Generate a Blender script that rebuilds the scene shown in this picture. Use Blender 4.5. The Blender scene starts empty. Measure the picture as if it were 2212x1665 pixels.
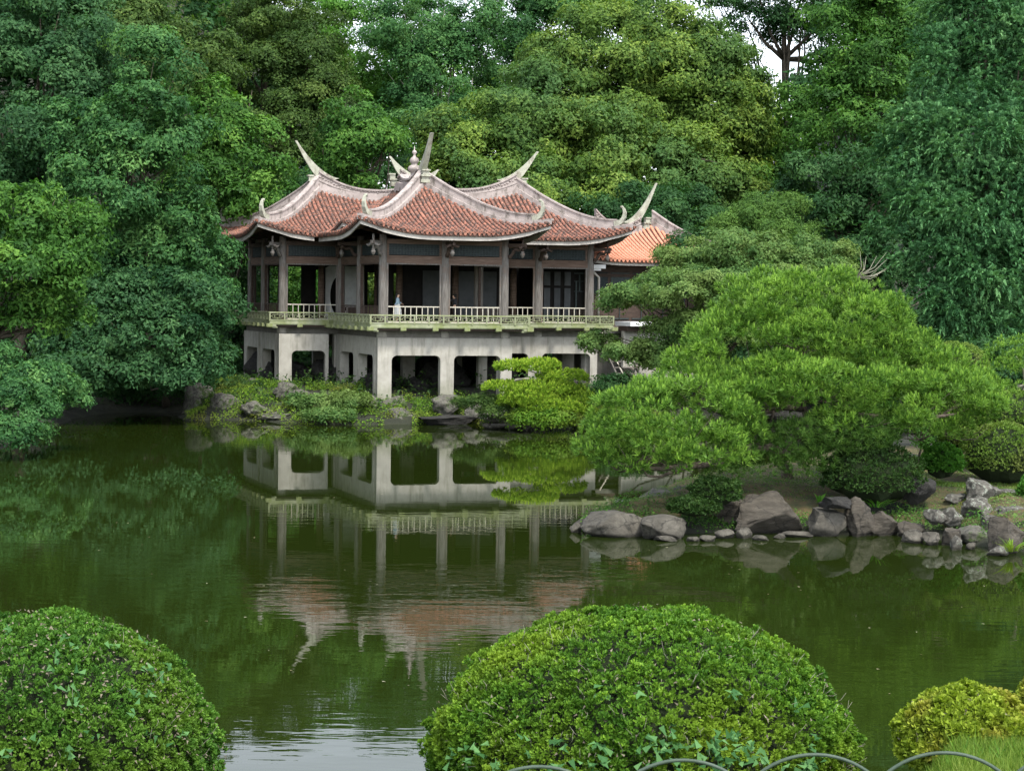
import bpy, math, random
import numpy as np
from mathutils import Vector, Matrix, noise as mnoise

random.seed(7)
RNG = np.random.default_rng(11)
scene = bpy.context.scene
COL = scene.collection

# ------------------------------------------------------------------ camera, sky, sun, exposure
FV = 3456.0                      # focal length in units of a 2212 px wide picture
PITCH, ROLL, EYE = math.radians(3.2), 0.0141, 6.7
_F = Vector((0, math.cos(PITCH), -math.sin(PITCH)))
_R0 = Vector((1, 0, 0)); _U0 = Vector((0, math.sin(PITCH), math.cos(PITCH)))
_R = _R0 * math.cos(ROLL) + _U0 * math.sin(ROLL)
_U = _U0 * math.cos(ROLL) - _R0 * math.sin(ROLL)
cam_data = bpy.data.cameras.new("camera")
cam = bpy.data.objects.new("camera", cam_data); COL.objects.link(cam)
cam_data.lens = FV / 2212 * 36; cam_data.sensor_width = 36
cam_data.clip_start = 0.1; cam_data.clip_end = 3000
M3 = Matrix((_R, _U, -_F)).transposed()
cam.matrix_world = Matrix.Translation((0, 0, EYE)) @ M3.to_4x4()
scene.camera = cam

SUN_EL, SUN_AZ = math.radians(58), math.radians(150)     # azimuth clockwise from +Y: behind the camera, to the right
world = bpy.data.worlds.new("World"); scene.world = world; world.use_nodes = True
wn = world.node_tree; wn.nodes.clear()
sky = wn.nodes.new("ShaderNodeTexSky"); sky.sky_type = 'NISHITA'; sky.sun_disc = False
sky.sun_elevation = SUN_EL; sky.sun_rotation = SUN_AZ
sky.air_density = 1.0; sky.dust_density = 1.6; sky.ozone_density = 1.0; sky.altitude = 0
hs = wn.nodes.new("ShaderNodeHueSaturation"); hs.inputs['Saturation'].default_value = 0.35
bg = wn.nodes.new("ShaderNodeBackground"); bg.inputs['Strength'].default_value = 0.15
wo = wn.nodes.new("ShaderNodeOutputWorld")
wn.links.new(sky.outputs[0], hs.inputs['Color']); wn.links.new(hs.outputs[0], bg.inputs[0]); wn.links.new(bg.outputs[0], wo.inputs[0])
sd = bpy.data.lights.new("sun", 'SUN'); sd.energy = 1.5; sd.angle = math.radians(10); sd.color = (1, 0.95, 0.86)
sun = bpy.data.objects.new("sun", sd); COL.objects.link(sun)
sdir = Vector((math.sin(SUN_AZ) * math.cos(SUN_EL), math.cos(SUN_AZ) * math.cos(SUN_EL), math.sin(SUN_EL)))
sun.rotation_euler = (-sdir).to_track_quat('-Z', 'Y').to_euler(); sun.location = (20, -20, 60)
scene.view_settings.view_transform = 'Standard'; scene.view_settings.look = 'None'
scene.view_settings.exposure = 1.74; scene.view_settings.gamma = 1.0
scene.view_settings.use_curve_mapping = False
scene.cycles.max_bounces = 6; scene.cycles.diffuse_bounces = 3; scene.cycles.glossy_bounces = 3
scene.cycles.transmission_bounces = 3; scene.cycles.use_denoising = True

# ------------------------------------------------------------------ helpers: points, meshes, objects
def P(x, y, D):
    """World point at distance D along +Y seen at (x, y) of the 2212 x 1665 picture."""
    d = _F * FV + _R * (x - 1106.0) + _U * (832.5 - y)
    t = D / d.y
    return Vector((d.x * t, D, EYE + d.z * t))
def W(x, y, z=0.0):
    """World point at height z seen at (x, y)."""
    d = _F * FV + _R * (x - 1106.0) + _U * (832.5 - y)
    t = (z - EYE) / d.z
    return Vector((d.x * t, d.y * t, z))
def ppm(D): return FV / D

ORG = {}
def org(o): return ORG.get(o.name, Vector((0, 0, 0))) if o is not None else Vector((0, 0, 0))
def tag(o, label=None, cat=None, group=None, kind=None):
    if label: o['label'] = label
    if cat: o['category'] = cat
    if group: o['group'] = group
    if kind: o['kind'] = kind
    return o
def thing(name, loc, label, cat, group=None):
    o = bpy.data.objects.new(name, None); COL.objects.link(o)
    o.location = loc; o.empty_display_size = 0.3
    ORG[o.name] = Vector(loc)
    return tag(o, label, cat, group)

class MB:
    def __init__(self): self.v = []; self.f = []; self.sm = []
    def add(self, vs, fs, smooth=False):
        n = len(self.v); self.v += [tuple(p) for p in vs]
        self.f += [tuple(i + n for i in f) for f in fs]; self.sm += [smooth] * len(fs)
        return self
    def box(self, c, s, rz=0.0):
        ca, sa = math.cos(rz), math.sin(rz); vs = []
        for dz in (-.5, .5):
            for dx, dy in ((-.5, -.5), (.5, -.5), (.5, .5), (-.5, .5)):
                X, Y = dx * s[0], dy * s[1]
                vs.append((c[0] + X * ca - Y * sa, c[1] + X * sa + Y * ca, c[2] + dz * s[2]))
        return self.add(vs, BOXF)
    def hexa(self, bot, top):                      # two quads, matching order, bottom and top
        return self.add(list(bot) + list(top), BOXF)
    def prism(self, pts, z0, z1):                  # plan polygon (ccw) extruded up
        n = len(pts)
        vs = [(p[0], p[1], z0) for p in pts] + [(p[0], p[1], z1) for p in pts]
        fs = [tuple(reversed(range(n))), tuple(range(n, 2 * n))] + [(i, (i + 1) % n, n + (i + 1) % n, n + i) for i in range(n)]
        return self.add(vs, fs)
    def tube(self, pts, rad, n=8, smooth=True, cap=True):
        pts = [Vector(p) for p in pts]; k = len(pts)
        if not hasattr(rad, '__len__'): rad = [rad] * k
        vs = []; ref = Vector((0.13, 0.21, 0.97))
        for i, p in enumerate(pts):
            t = (pts[min(i + 1, k - 1)] - pts[max(i - 1, 0)])
            t = t.normalized() if t.length > 1e-9 else Vector((0, 0, 1))
            a = t.cross(ref)
            if a.length < 1e-3: a = t.cross(Vector((1, 0, 0)))
            a.normalize(); b = t.cross(a)
            for j in range(n):
                w = 2 * math.pi * j / n
                vs.append(p + (a * math.cos(w) + b * math.sin(w)) * rad[i])
        fs = [(i * n + j, i * n + (j + 1) % n, (i + 1) * n + (j + 1) % n, (i + 1) * n + j) for i in range(k - 1) for j in range(n)]
        if cap: fs += [tuple(reversed(range(n))), tuple(range((k - 1) * n, k * n))]
        return self.add(vs, fs, smooth)
    def lathe(self, c, prof, n=14, smooth=True):   # prof: (r, z)
        vs = [(c[0] + r * math.cos(2 * math.pi * j / n), c[1] + r * math.sin(2 * math.pi * j / n), c[2] + z) for r, z in prof for j in range(n)]
        k = len(prof)
        fs = [(i * n + j, i * n + (j + 1) % n, (i + 1) * n + (j + 1) % n, (i + 1) * n + j) for i in range(k - 1) for j in range(n)]
        fs += [tuple(reversed(range(n))), tuple(range((k - 1) * n, k * n))]
        return self.add(vs, fs, smooth)
    def mesh(self, name, mat, o=Vector((0, 0, 0))):
        me = bpy.data.meshes.new(name)
        me.from_pydata([(x - o[0], y - o[1], z - o[2]) for x, y, z in self.v], [], self.f)
        me.polygons.foreach_set('use_smooth', self.sm)
        if mat: me.materials.append(mat)
        me.update()
        return me
    def build(self, name, mat, parent=None, loc=None, **kw):
        o0 = org(parent) if parent is not None else (Vector(loc) if loc is not None else Vector((0, 0, 0)))
        o = bpy.data.objects.new(name, self.mesh(name, mat, o0)); COL.objects.link(o)
        if parent is not None: o.parent = parent
        else: o.location = o0
        ORG[o.name] = o0
        return tag(o, **kw)
BOXF = [(3, 2, 1, 0), (4, 5, 6, 7), (0, 1, 5, 4), (1, 2, 6, 5), (2, 3, 7, 6), (3, 0, 4, 7)]

def inst(name, me, parent, loc, rz=0.0, scale=None):
    """One more piece that shares mesh data me, put at world point loc under parent."""
    o = bpy.data.objects.new(name, me); COL.objects.link(o); o.parent = parent
    o.location = Vector(loc) - org(parent); o.rotation_euler = (0, 0, rz)
    if scale: o.scale = scale
    ORG[o.name] = Vector(loc)
    return o

def quads_object(name, V, tint, mat, parent=None, loc=None, **kw):
    """Mesh of loose quads from an (n,4,3) array, tint one float per quad."""
    o0 = org(parent) if parent is not None else Vector(loc if loc is not None else (0, 0, 0))
    n, kk = V.shape[0], V.shape[1]; me = bpy.data.meshes.new(name)
    V = (V - np.array(o0)).astype(np.float32)
    me.vertices.add(n * kk); me.vertices.foreach_set('co', V.reshape(-1))
    me.loops.add(n * kk); me.loops.foreach_set('vertex_index', np.arange(n * kk, dtype=np.int32))
    me.polygons.add(n); me.polygons.foreach_set('loop_start', np.arange(0, n * kk, kk, dtype=np.int32))
    at = me.attributes.new('tint', 'FLOAT', 'FACE'); at.data.foreach_set('value', tint.astype(np.float32))
    me.materials.append(mat); me.update(calc_edges=True)
    o = bpy.data.objects.new(name, me); COL.objects.link(o)
    if parent is not None: o.parent = parent
    else: o.location = o0
    ORG[o.name] = o0
    return tag(o, **kw)

# ------------------------------------------------------------------ materials
def new_mat(name):
    m = bpy.data.materials.new(name); m.use_nodes = True
    nt = m.node_tree; b = nt.nodes['Principled BSDF']
    return m, nt, b
def ramp(nt, fac, stops):
    r = nt.nodes.new('ShaderNodeValToRGB'); e = r.color_ramp.elements
    e[0].position, e[0].color = stops[0][0], (*stops[0][1], 1)
    e[1].position, e[1].color = stops[-1][0], (*stops[-1][1], 1)
    for p, c in stops[1:-1]:
        q = e.new(p); q.color = (*c, 1)
    nt.links.new(fac, r.inputs[0]); return r.outputs[0]
def noise_tex(nt, scale, detail=5, rough=.6, vec=None, stretch=None):
    t = nt.nodes.new('ShaderNodeTexNoise'); t.inputs['Scale'].default_value = scale
    t.inputs['Detail'].default_value = detail; t.inputs['Roughness'].default_value = rough
    if vec is None: vec = nt.nodes.new('ShaderNodeTexCoord').outputs['Object']
    if stretch:
        mp = nt.nodes.new('ShaderNodeMapping'); mp.inputs['Scale'].default_value = stretch
        nt.links.new(vec, mp.inputs[0]); vec = mp.outputs[0]
    nt.links.new(vec, t.inputs['Vector']); return t.outputs['Fac']
def mixc(nt, fac, a, b, mode='MIX'):
    m = nt.nodes.new('ShaderNodeMix'); m.data_type = 'RGBA'; m.blend_type = mode
    if isinstance(fac, (int, float)): m.inputs[0].default_value = fac
    else: nt.links.new(fac, m.inputs[0])
    for i, c in ((6, a), (7, b)):
        if isinstance(c, tuple): m.inputs[i].default_value = (*c, 1)
        else: nt.links.new(c, m.inputs[i])
    return m.outputs[2]
def bump(nt, b, h, strength=.5, dist=.02):
    n = nt.nodes.new('ShaderNodeBump'); n.inputs['Strength'].default_value = strength; n.inputs['Distance'].default_value = dist
    nt.links.new(h, n.inputs['Height']); nt.links.new(n.outputs[0], b.inputs['Normal'])
def surf(name, stops, scale=3, rough=.85, detail=6, stretch=None, bstr=.4, bdist=.02, stain=None, stain_scale=1.2, stain_stretch=None, stain_pos=(.5, .62)):
    m, nt, b = new_mat(name)
    f = noise_tex(nt, scale, detail, .65, stretch=stretch); c = ramp(nt, f, stops)
    if stain:
        s = noise_tex(nt, stain_scale, 7, .7, stretch=stain_stretch)
        c = mixc(nt, ramp(nt, s, [(stain_pos[0], (0, 0, 0)), (stain_pos[1], (1, 1, 1))]), c, stain)
    nt.links.new(c, b.inputs['Base Color']); b.inputs['Roughness'].default_value = rough
    b.inputs['Specular IOR Level'].default_value = .3
    bump(nt, b, noise_tex(nt, scale * 3, 6, .7, stretch=stretch), bstr, bdist)
    return m

concrete = surf('weathered concrete', [(.3, (.28, .268, .235)), (.7, (.39, .375, .33))], 2.2, .9, 8, bstr=.25, bdist=.01, stain=(.13, .125, .095), stain_scale=1.8, stain_stretch=(1.6, 1.6, .22), stain_pos=(.50, .82))
concrete_dark = surf('grey slab concrete', [(.3, (.12, .117, .10)), (.7, (.20, .19, .17))], 3, .9, bstr=.25, stain=(.12, .12, .09), stain_pos=(.5, .7))
wood_grey = surf('silvered timber', [(.25, (.06, .052, .046)), (.5, (.125, .115, .104)), (.75, (.21, .20, .185))], 5, .8, stretch=(4, 4, .35), bstr=.5, stain=(.13, .085, .06), stain_scale=.8, stain_pos=(.5, .7))
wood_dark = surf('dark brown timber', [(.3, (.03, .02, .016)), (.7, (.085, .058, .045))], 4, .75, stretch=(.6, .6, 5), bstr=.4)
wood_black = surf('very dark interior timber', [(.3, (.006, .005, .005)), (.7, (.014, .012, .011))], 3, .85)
beam_wood = surf('reddish brown beams', [(.25, (.06, .038, .028)), (.55, (.12, .08, .06)), (.8, (.2, .15, .12))], 3, .8, stretch=(.5, .5, 6), bstr=.5)
moss_wood = surf('mossy painted timber', [(.25, (.16, .18, .10)), (.55, (.25, .27, .17)), (.8, (.33, .34, .26))], 2.5, .85, bstr=.3, stain=(.17, .20, .075), stain_scale=.9, stain_stretch=(1, 1, .6), stain_pos=(.45, .62))
rail_wood = surf('pale bleached rails', [(.3, (.36, .33, .27)), (.7, (.52, .49, .42))], 6, .8)
fascia_m = surf('pale eave boards', [(.25, (.26, .24, .22)), (.7, (.45, .42, .38))], 1.6, .85, bstr=.3, stain=(.10, .09, .08), stain_scale=.7, stain_stretch=(1, 1, 2), stain_pos=(.56, .75))
plaster = surf('stained ridge plaster', [(.3, (.27, .235, .22)), (.7, (.40, .35, .33))], 1.3, .9, 9, bstr=.7, bdist=.03, stain=(.12, .105, .09), stain_scale=2.6, stain_stretch=(1, 1, .5), stain_pos=(.5, .66))
spire_m = surf('lichen grey spire plaster', [(.3, (.26, .27, .21)), (.7, (.40, .40, .33))], 3, .9, 9, bstr=.7, bdist=.03, stain=(.17, .15, .12), stain_scale=3.5, stain_stretch=(1, 1, .4), stain_pos=(.5, .66))
_nt = concrete.node_tree; _b = _nt.nodes['Principled BSDF']; _c = _b.inputs['Base Color'].links[0].from_socket
_g = _nt.nodes.new('ShaderNodeNewGeometry'); _s = _nt.nodes.new('ShaderNodeSeparateXYZ'); _nt.links.new(_g.outputs['Position'], _s.inputs[0])
_m = _nt.nodes.new('ShaderNodeMath'); _m.operation = 'ADD'; _nt.links.new(_s.outputs[2], _m.inputs[0])
_n = _nt.nodes.new('ShaderNodeMath'); _n.operation = 'MULTIPLY'; _n.inputs[1].default_value = 2.2; _nt.links.new(noise_tex(_nt, 1.3, 6, .7, stretch=(1.5, 1.5, .6)), _n.inputs[0]); _nt.links.new(_n.outputs[0], _m.inputs[1])
_d = _nt.nodes.new('ShaderNodeMath'); _d.operation = 'DIVIDE'; _d.inputs[1].default_value = 8; _nt.links.new(_m.outputs[0], _d.inputs[0])
_nt.links.new(mixc(_nt, ramp(_nt, _d.outputs[0], [(.24, (.75, .75, .75)), (.40, (0, 0, 0))]), _c, (.12, .135, .065)), _b.inputs['Base Color'])
def tile_mat(name, a, b_, c_, dark, dpos):
    m, nt, b = new_mat(name)
    f = noise_tex(nt, 2.2, 8, .75); c = ramp(nt, f, [(.3, a), (.5, b_), (.7, c_)])
    s = noise_tex(nt, 5.5, 6, .8); c = mixc(nt, ramp(nt, s, [(dpos, (0, 0, 0)), (dpos + .1, (1, 1, 1))]), c, dark)
    g = noise_tex(nt, 8, 4, .7); c = mixc(nt, ramp(nt, g, [(.62, (0, 0, 0)), (.72, (.7, .7, .7))]), c, (.45, .34, .27))
    nt.links.new(c, b.inputs['Base Color']); b.inputs['Roughness'].default_value = .8
    bump(nt, b, noise_tex(nt, 14, 5, .7), .6, .02)
    return m
tile_m = tile_mat('weathered red barrel tiles', (.18, .062, .038), (.30, .115, .072), (.38, .19, .13), (.06, .04, .032), .44)
pan_m = tile_mat('pan tiles with gap shade', (.07, .026, .017), (.11, .045, .028), (.15, .07, .045), (.03, .02, .016), .46)  # shade of the gaps between tile rows put into the darker pan colour
tile_new = tile_mat('clean orange tiles', (.42, .15, .085), (.52, .22, .135), (.56, .28, .19), (.22, .08, .05), .62)
panel_m = surf('blue green lattice panels', [(.35, (.010, .015, .017)), (.6, (.024, .034, .036))], 9, .7, 3)
lattice_m = surf('teal lattice paint', [(.3, (.022, .034, .036)), (.7, (.055, .07, .068))], 8, .7)
pale_panel = surf('pale screen panels', [(.3, (.30, .31, .30)), (.7, (.42, .43, .42))], 2, .8)
grey_panel = surf('dim grey screens', [(.3, (.05, .055, .06)), (.7, (.08, .085, .09))], 2, .8)
bark = surf('grey brown bark', [(.3, (.045, .038, .028)), (.7, (.12, .10, .075))], 6, .9, stretch=(3, 3, .6), bstr=.9, bdist=.03)
bark_pale = surf('pale lichen bark', [(.3, (.16, .16, .12)), (.7, (.30, .29, .22))], 5, .9, stretch=(3, 3, .6), bstr=.7)
pine_bark = surf('flaky pine bark', [(.3, (.045, .036, .027)), (.7, (.14, .115, .09))], 8, .9, bstr=1, bdist=.03)
metal_green = surf('green enamelled hoops', [(.3, (.03, .05, .034)), (.7, (.055, .08, .058))], 9, .55, bstr=.1)
white_paint = surf('white enamel', [(.3, (.6, .6, .6)), (.7, (.75, .75, .75))], 4, .5, bstr=.05)

def rock_mat(name, stops, lichen=None, lpos=(.55, .62), moss=None, bstr=.9, layers=False):
    m, nt, b = new_mat(name)
    f = noise_tex(nt, 1.8, 10, .7, stretch=(1, 1, 4) if layers else None); c = ramp(nt, f, stops)
    if lichen:
        s = noise_tex(nt, 6.5, 5, .65); c = mixc(nt, ramp(nt, s, [(lpos[0], (0, 0, 0)), (lpos[1], (1, 1, 1))]), c, lichen)
    if moss:
        s = noise_tex(nt, 1.6, 6, .75); c = mixc(nt, ramp(nt, s, [(.5, (0, 0, 0)), (.6, (1, 1, 1))]), c, moss)
    ge = nt.nodes.new('ShaderNodeNewGeometry'); sx = nt.nodes.new('ShaderNodeSeparateXYZ'); nt.links.new(ge.outputs['Position'], sx.inputs[0])
    vo = nt.nodes.new('ShaderNodeTexVoronoi'); vo.feature = 'DISTANCE_TO_EDGE'; vo.inputs['Scale'].default_value = 1.6
    mp = nt.nodes.new('ShaderNodeMix'); mp.data_type = 'RGBA'; mp.inputs[0].default_value = .35
    nz = nt.nodes.new('ShaderNodeTexNoise'); nz.inputs['Scale'].default_value = 3; nt.links.new(ge.outputs['Position'], nz.inputs['Vector'])
    nt.links.new(ge.outputs['Position'], mp.inputs[6]); nt.links.new(nz.outputs['Color'], mp.inputs[7]); nt.links.new(mp.outputs[2], vo.inputs['Vector'])
    crack = ramp(nt, vo.outputs['Distance'], [(0.0, (.35, .35, .35)), (.035, (1, 1, 1))])
    c = mixc(nt, 1.0, c, crack, 'MULTIPLY')
    wz = ramp(nt, sx.outputs[2], [(.06, (.38, .38, .34)), (.13, (1, 1, 1))])
    c = mixc(nt, 1.0, c, wz, 'MULTIPLY')
    nt.links.new(c, b.inputs['Base Color']); b.inputs['Roughness'].default_value = .85
    bump(nt, b, noise_tex(nt, 5, 10, .78, stretch=(1, 1, 3) if layers else None), bstr, .16)
    return m
rock_grey = rock_mat('grey water rock', [(.3, (.034, .031, .024)), (.5, (.085, .078, .062)), (.7, (.16, .148, .122))])
rock_brown = rock_mat('brown weathered rock', [(.3, (.032, .027, .019)), (.5, (.072, .062, .047)), (.7, (.125, .11, .086))], layers=True)
rock_lichen = rock_mat('lichen spotted rock', [(.35, (.05, .05, .04)), (.6, (.15, .14, .12))], (.27, .29, .24), (.55, .61), bstr=1)
rock_moss = rock_mat('mossy shore rock', [(.35, (.05, .05, .04)), (.6, (.17, .16, .135))], (.17, .20, .15), (.58, .64), (.045, .075, .014), bstr=1)
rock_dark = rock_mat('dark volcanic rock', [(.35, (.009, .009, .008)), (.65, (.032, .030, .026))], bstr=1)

def leaf_mat(name, dark, mid, light, trans=.33, rough=.6, patch=None, pscale=.35, spec=.14):
    m, nt, b = new_mat(name)
    a = nt.nodes.new('ShaderNodeAttribute'); a.attribute_name = 'tint'
    c = ramp(nt, a.outputs['Fac'], [(0.0, dark), (.5, mid), (1.0, light)])
    if patch:
        s = noise_tex(nt, pscale, 3, .5); c = mixc(nt, ramp(nt, s, [(.45, (0, 0, 0)), (.65, (.85, .85, .85))]), c, patch)
    nt.links.new(c, b.inputs['Base Color']); b.inputs['Roughness'].default_value = rough
    b.inputs['Specular IOR Level'].default_value = spec
    t = nt.nodes.new('ShaderNodeBsdfTranslucent')
    t2 = mixc(nt, 1.0, c, (1.25, 1.35, .6), 'MULTIPLY'); nt.links.new(t2, t.inputs['Color'])
    mx = nt.nodes.new('ShaderNodeMixShader'); mx.inputs[0].default_value = trans
    nt.links.new(b.outputs[0], mx.inputs[1]); nt.links.new(t.outputs[0], mx.inputs[2])
    nt.links.new(mx.outputs[0], nt.nodes['Material Output'].inputs[0])
    return m
L = {}
L['blue']   = leaf_mat('dark blue green leaves', (.012, .048, .017), (.038, .104, .036), (.095, .20, .07))
L['dark']   = leaf_mat('deep green leaves', (.012, .044, .014), (.030, .088, .026), (.062, .14, .042))
L['mid']    = leaf_mat('mid green leaves', (.020, .065, .012), (.052, .14, .022), (.12, .24, .04))
L['bright'] = leaf_mat('fresh green leaves', (.028, .10, .012), (.06, .18, .022), (.12, .26, .04))
L['olive']  = leaf_mat('olive green leaves', (.022, .052, .012), (.055, .105, .022), (.12, .18, .04))
L['camphor']= leaf_mat('yellow green camphor leaves', (.036, .084, .016), (.104, .18, .030), (.26, .35, .062), patch=(.048, .115, .036), pscale=.10)
L['pale']   = leaf_mat('pale light green leaves', (.05, .14, .02), (.10, .25, .04), (.19, .36, .08), trans=.45)
L['teal']   = leaf_mat('teal green leaves', (.016, .062, .019), (.048, .134, .038), (.125, .25, .07))
L['cedar']  = leaf_mat('blue green cedar sprays', (.022, .078, .028), (.055, .155, .054), (.115, .25, .09), trans=.15)
L['maple']  = leaf_mat('maple leaves', (.030, .082, .020), (.085, .165, .042), (.20, .29, .09), patch=(.12, .18, .045), pscale=.5)
L['pine']   = leaf_mat('pine needles', (.036, .10, .014), (.105, .215, .032), (.25, .42, .065), trans=.25, rough=.45)
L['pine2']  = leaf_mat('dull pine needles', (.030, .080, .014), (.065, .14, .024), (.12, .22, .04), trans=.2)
L['ypine']  = leaf_mat('yellow green pine needles', (.07, .15, .012), (.19, .32, .03), (.38, .50, .06), trans=.3)
L['box']    = leaf_mat('clipped azalea leaves', (.026, .085, .012), (.07, .17, .022), (.15, .29, .04), trans=.3, patch=(.12, .20, .02), pscale=1.1)
L['box2']   = leaf_mat('clipped azalea leaves yellowing', (.032, .095, .010), (.085, .19, .018), (.19, .33, .03), trans=.3, patch=(.17, .26, .022), pscale=1.3)
L['gold']   = leaf_mat('yellow azalea leaves', (.09, .14, .012), (.20, .28, .022), (.34, .42, .06), trans=.3, patch=(.26, .22, .04), pscale=3)
L['shrub']  = leaf_mat('dull shrub leaves', (.018, .045, .012), (.035, .080, .018), (.07, .12, .03))
L['dome']   = leaf_mat('clipped dome leaves', (.05, .11, .018), (.12, .21, .035), (.22, .32, .07), patch=(.17, .20, .06), pscale=.6)
L['cover']  = leaf_mat('ground cover leaves', (.04, .11, .01), (.11, .22, .02), (.24, .34, .04), trans=.35, patch=(.14, .15, .035), pscale=.45)
L['ivy']    = leaf_mat('broad weed leaves', (.02, .07, .02), (.045, .13, .04), (.11, .24, .08), trans=.3)
L['grass']  = leaf_mat('lawn blades', (.05, .10, .015), (.11, .185, .025), (.22, .28, .06), trans=.35)
L['twig']   = leaf_mat('bare twigs', (.08, .07, .05), (.16, .14, .10), (.26, .24, .18), trans=0)

# ground
def ground_mat(name, a, b_, c_, scale=.9):
    m, nt, b = new_mat(name)
    f = noise_tex(nt, scale, 9, .75); c = ramp(nt, f, [(.35, a), (.5, b_), (.65, c_)])
    nt.links.new(c, b.inputs['Base Color']); b.inputs['Roughness'].default_value = .95
    bump(nt, b, noise_tex(nt, 6, 8, .8), .8, .08)
    return m
soil = ground_mat('forest floor', (.007, .009, .004), (.014, .017, .008), (.022, .026, .010))
moss_ground = ground_mat('mossy island ground', (.026, .040, .010), (.070, .062, .022), (.11, .070, .032), 2.5)
lawn_m = ground_mat('lawn soil', (.025, .05, .010), (.045, .08, .016), (.07, .11, .022), 2)

m, nt, b = new_mat('pond water'); water_m = m
b.inputs['Base Color'].default_value = (.0105, .0175, .0025, 1)
b.inputs['Roughness'].default_value = .006; b.inputs['IOR'].default_value = 1.38
tc = nt.nodes.new('ShaderNodeTexCoord').outputs['Object']
w1 = noise_tex(nt, 1.0, 3, .55, vec=tc, stretch=(.55, 1.9, 1))
w2 = noise_tex(nt, 3.2, 2, .5, vec=tc, stretch=(.6, 1.8, 1))
msk = ramp(nt, noise_tex(nt, .05, 2, .5, vec=tc, stretch=(1, 2.0, 1)), [(.42, (.16, .16, .16)), (.58, (1, 1, 1))])
def mth(nt, op, a, b_):
    n = nt.nodes.new('ShaderNodeMath'); n.operation = op
    for i, c in ((0, a), (1, b_)):
        if isinstance(c, (int, float)): n.inputs[i].default_value = c
        else: nt.links.new(c, n.inputs[i])
    return n.outputs[0]
sx = nt.nodes.new('ShaderNodeSeparateXYZ'); nt.links.new(tc, sx.inputs[0])
mr = nt.nodes.new('ShaderNodeMapRange'); mr.inputs[1].default_value = 28; mr.inputs[2].default_value = 50; mr.inputs[3].default_value = 1.0; mr.inputs[4].default_value = .3
nt.links.new(sx.outputs[1], mr.inputs[0])
hsum = mth(nt, 'MULTIPLY', mth(nt, 'MULTIPLY', mth(nt, 'ADD', mth(nt, 'MULTIPLY', w1, 1.0), mth(nt, 'MULTIPLY', w2, .09)), msk), mr.outputs[0])
bn = nt.nodes.new('ShaderNodeBump'); bn.inputs['Strength'].default_value = 1; bn.inputs['Distance'].default_value = .0095
nt.links.new(hsum, bn.inputs['Height']); nt.links.new(bn.outputs[0], b.inputs['Normal'])

# ------------------------------------------------------------------ the setting: terrain and water
def poly_sdf(X, Y, pts):
    """Signed distance (positive inside) from arrays X, Y to polygon pts."""
    d = np.full(X.shape, 1e9); inside = np.zeros(X.shape, bool); n = len(pts)
    for i in range(n):
        ax, ay = pts[i]; bx, by = pts[(i + 1) % n]
        ex, ey = bx - ax, by - ay; wx, wy = X - ax, Y - ay
        t = np.clip((wx * ex + wy * ey) / (ex * ex + ey * ey + 1e-9), 0, 1)
        d = np.minimum(d, (wx - ex * t) ** 2 + (wy - ey * t) ** 2)
        c = ((ay > Y) != (by > Y)) & (X < (bx - ax) * (Y - ay) / (by - ay + 1e-12) + ax)
        inside ^= c
    d = np.sqrt(d); return np.where(inside, d, -d)
def vn(X, Y, s, seed=0):
    """Cheap smooth value noise on arrays, -1..1."""
    X = X * s + seed * 17.3; Y = Y * s + seed * 9.1
    xi, yi = np.floor(X), np.floor(Y); fx, fy = X - xi, Y - yi
    fx = fx * fx * (3 - 2 * fx); fy = fy * fy * (3 - 2 * fy)
    h = lambda a, b_: np.modf(np.abs(np.sin(a * 127.1 + b_ * 311.7 + seed * 3.3) * 43758.5453))[0] * 2 - 1
    return (h(xi, yi) * (1 - fx) + h(xi + 1, yi) * fx) * (1 - fy) + (h(xi, yi + 1) * (1 - fx) + h(xi + 1, yi + 1) * fx) * fy

far_px = [(-260, 985), (-40, 972), (60, 940), (140, 910), (210, 892), (300, 889), (385, 893), (400, 908), (480, 906), (560, 910), (640, 914), (760, 917),
          (890, 917), (960, 912), (1040, 914), (1130, 924), (1200, 926), (1280, 922), (1380, 912), (1520, 905), (1660, 903), (1760, 915), (1850, 935)]
FAR = [(-190, 250), (-190, 62)] + [tuple(W(*p)[:2]) for p in far_px]
pen_px = [(1900, 985), (1760, 1000), (1600, 1040), (1500, 1060), (1400, 1070), (1370, 1095), (1300, 1108), (1252, 1132), (1256, 1146), (1290, 1150), (1380, 1152), (1500, 1150), (1620, 1150),
          (1760, 1149), (1890, 1150), (1950, 1154), (2010, 1162), (2080, 1174), (2140, 1180), (2250, 1196), (2500, 1215)]
PEN = [tuple(W(*p)[:2]) for p in pen_px]
LAND = FAR + PEN + [(60, 36), (190, 30), (190, 250)]
def land_h(X, Y):
    s = poly_sdf(X, Y, LAND); s = s + (.25 * vn(X, Y, .9, 3) + .4 * vn(X, Y, .25, 4)) * np.where(Y < 66, .3, 1)
    pen = (Y < 62) & (X > 0)
    hmax = np.where(Y < 66, 1.05, 1.5)
    z = np.where(s > 0, np.minimum(hmax, .08 + s * .36), np.maximum(-1.6, s * .5))
    z = z + np.where(s > 1, .10 * vn(X, Y, .5, 5) + .05 * vn(X, Y, 1.7, 6), 0)
    z = z + np.clip((Y - 112) / 45, 0, 1) ** 1.3 * 9 * (s > 0)
    q = np.maximum(np.clip((-20 - X) / 14, 0, 1), np.clip((X - 42) / 12, 0, 1))  # side hills added as dark backing, closing sky gaps between crowns
    z = z + q * q * (3 - 2 * q) * np.clip((Y - 134) / 46, 0, 1) * (36 + 4 * vn(X, Y, .06, 21))
    return z
def gz(x, y): return float(land_h(np.array([x]), np.array([y]))[0])

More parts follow.
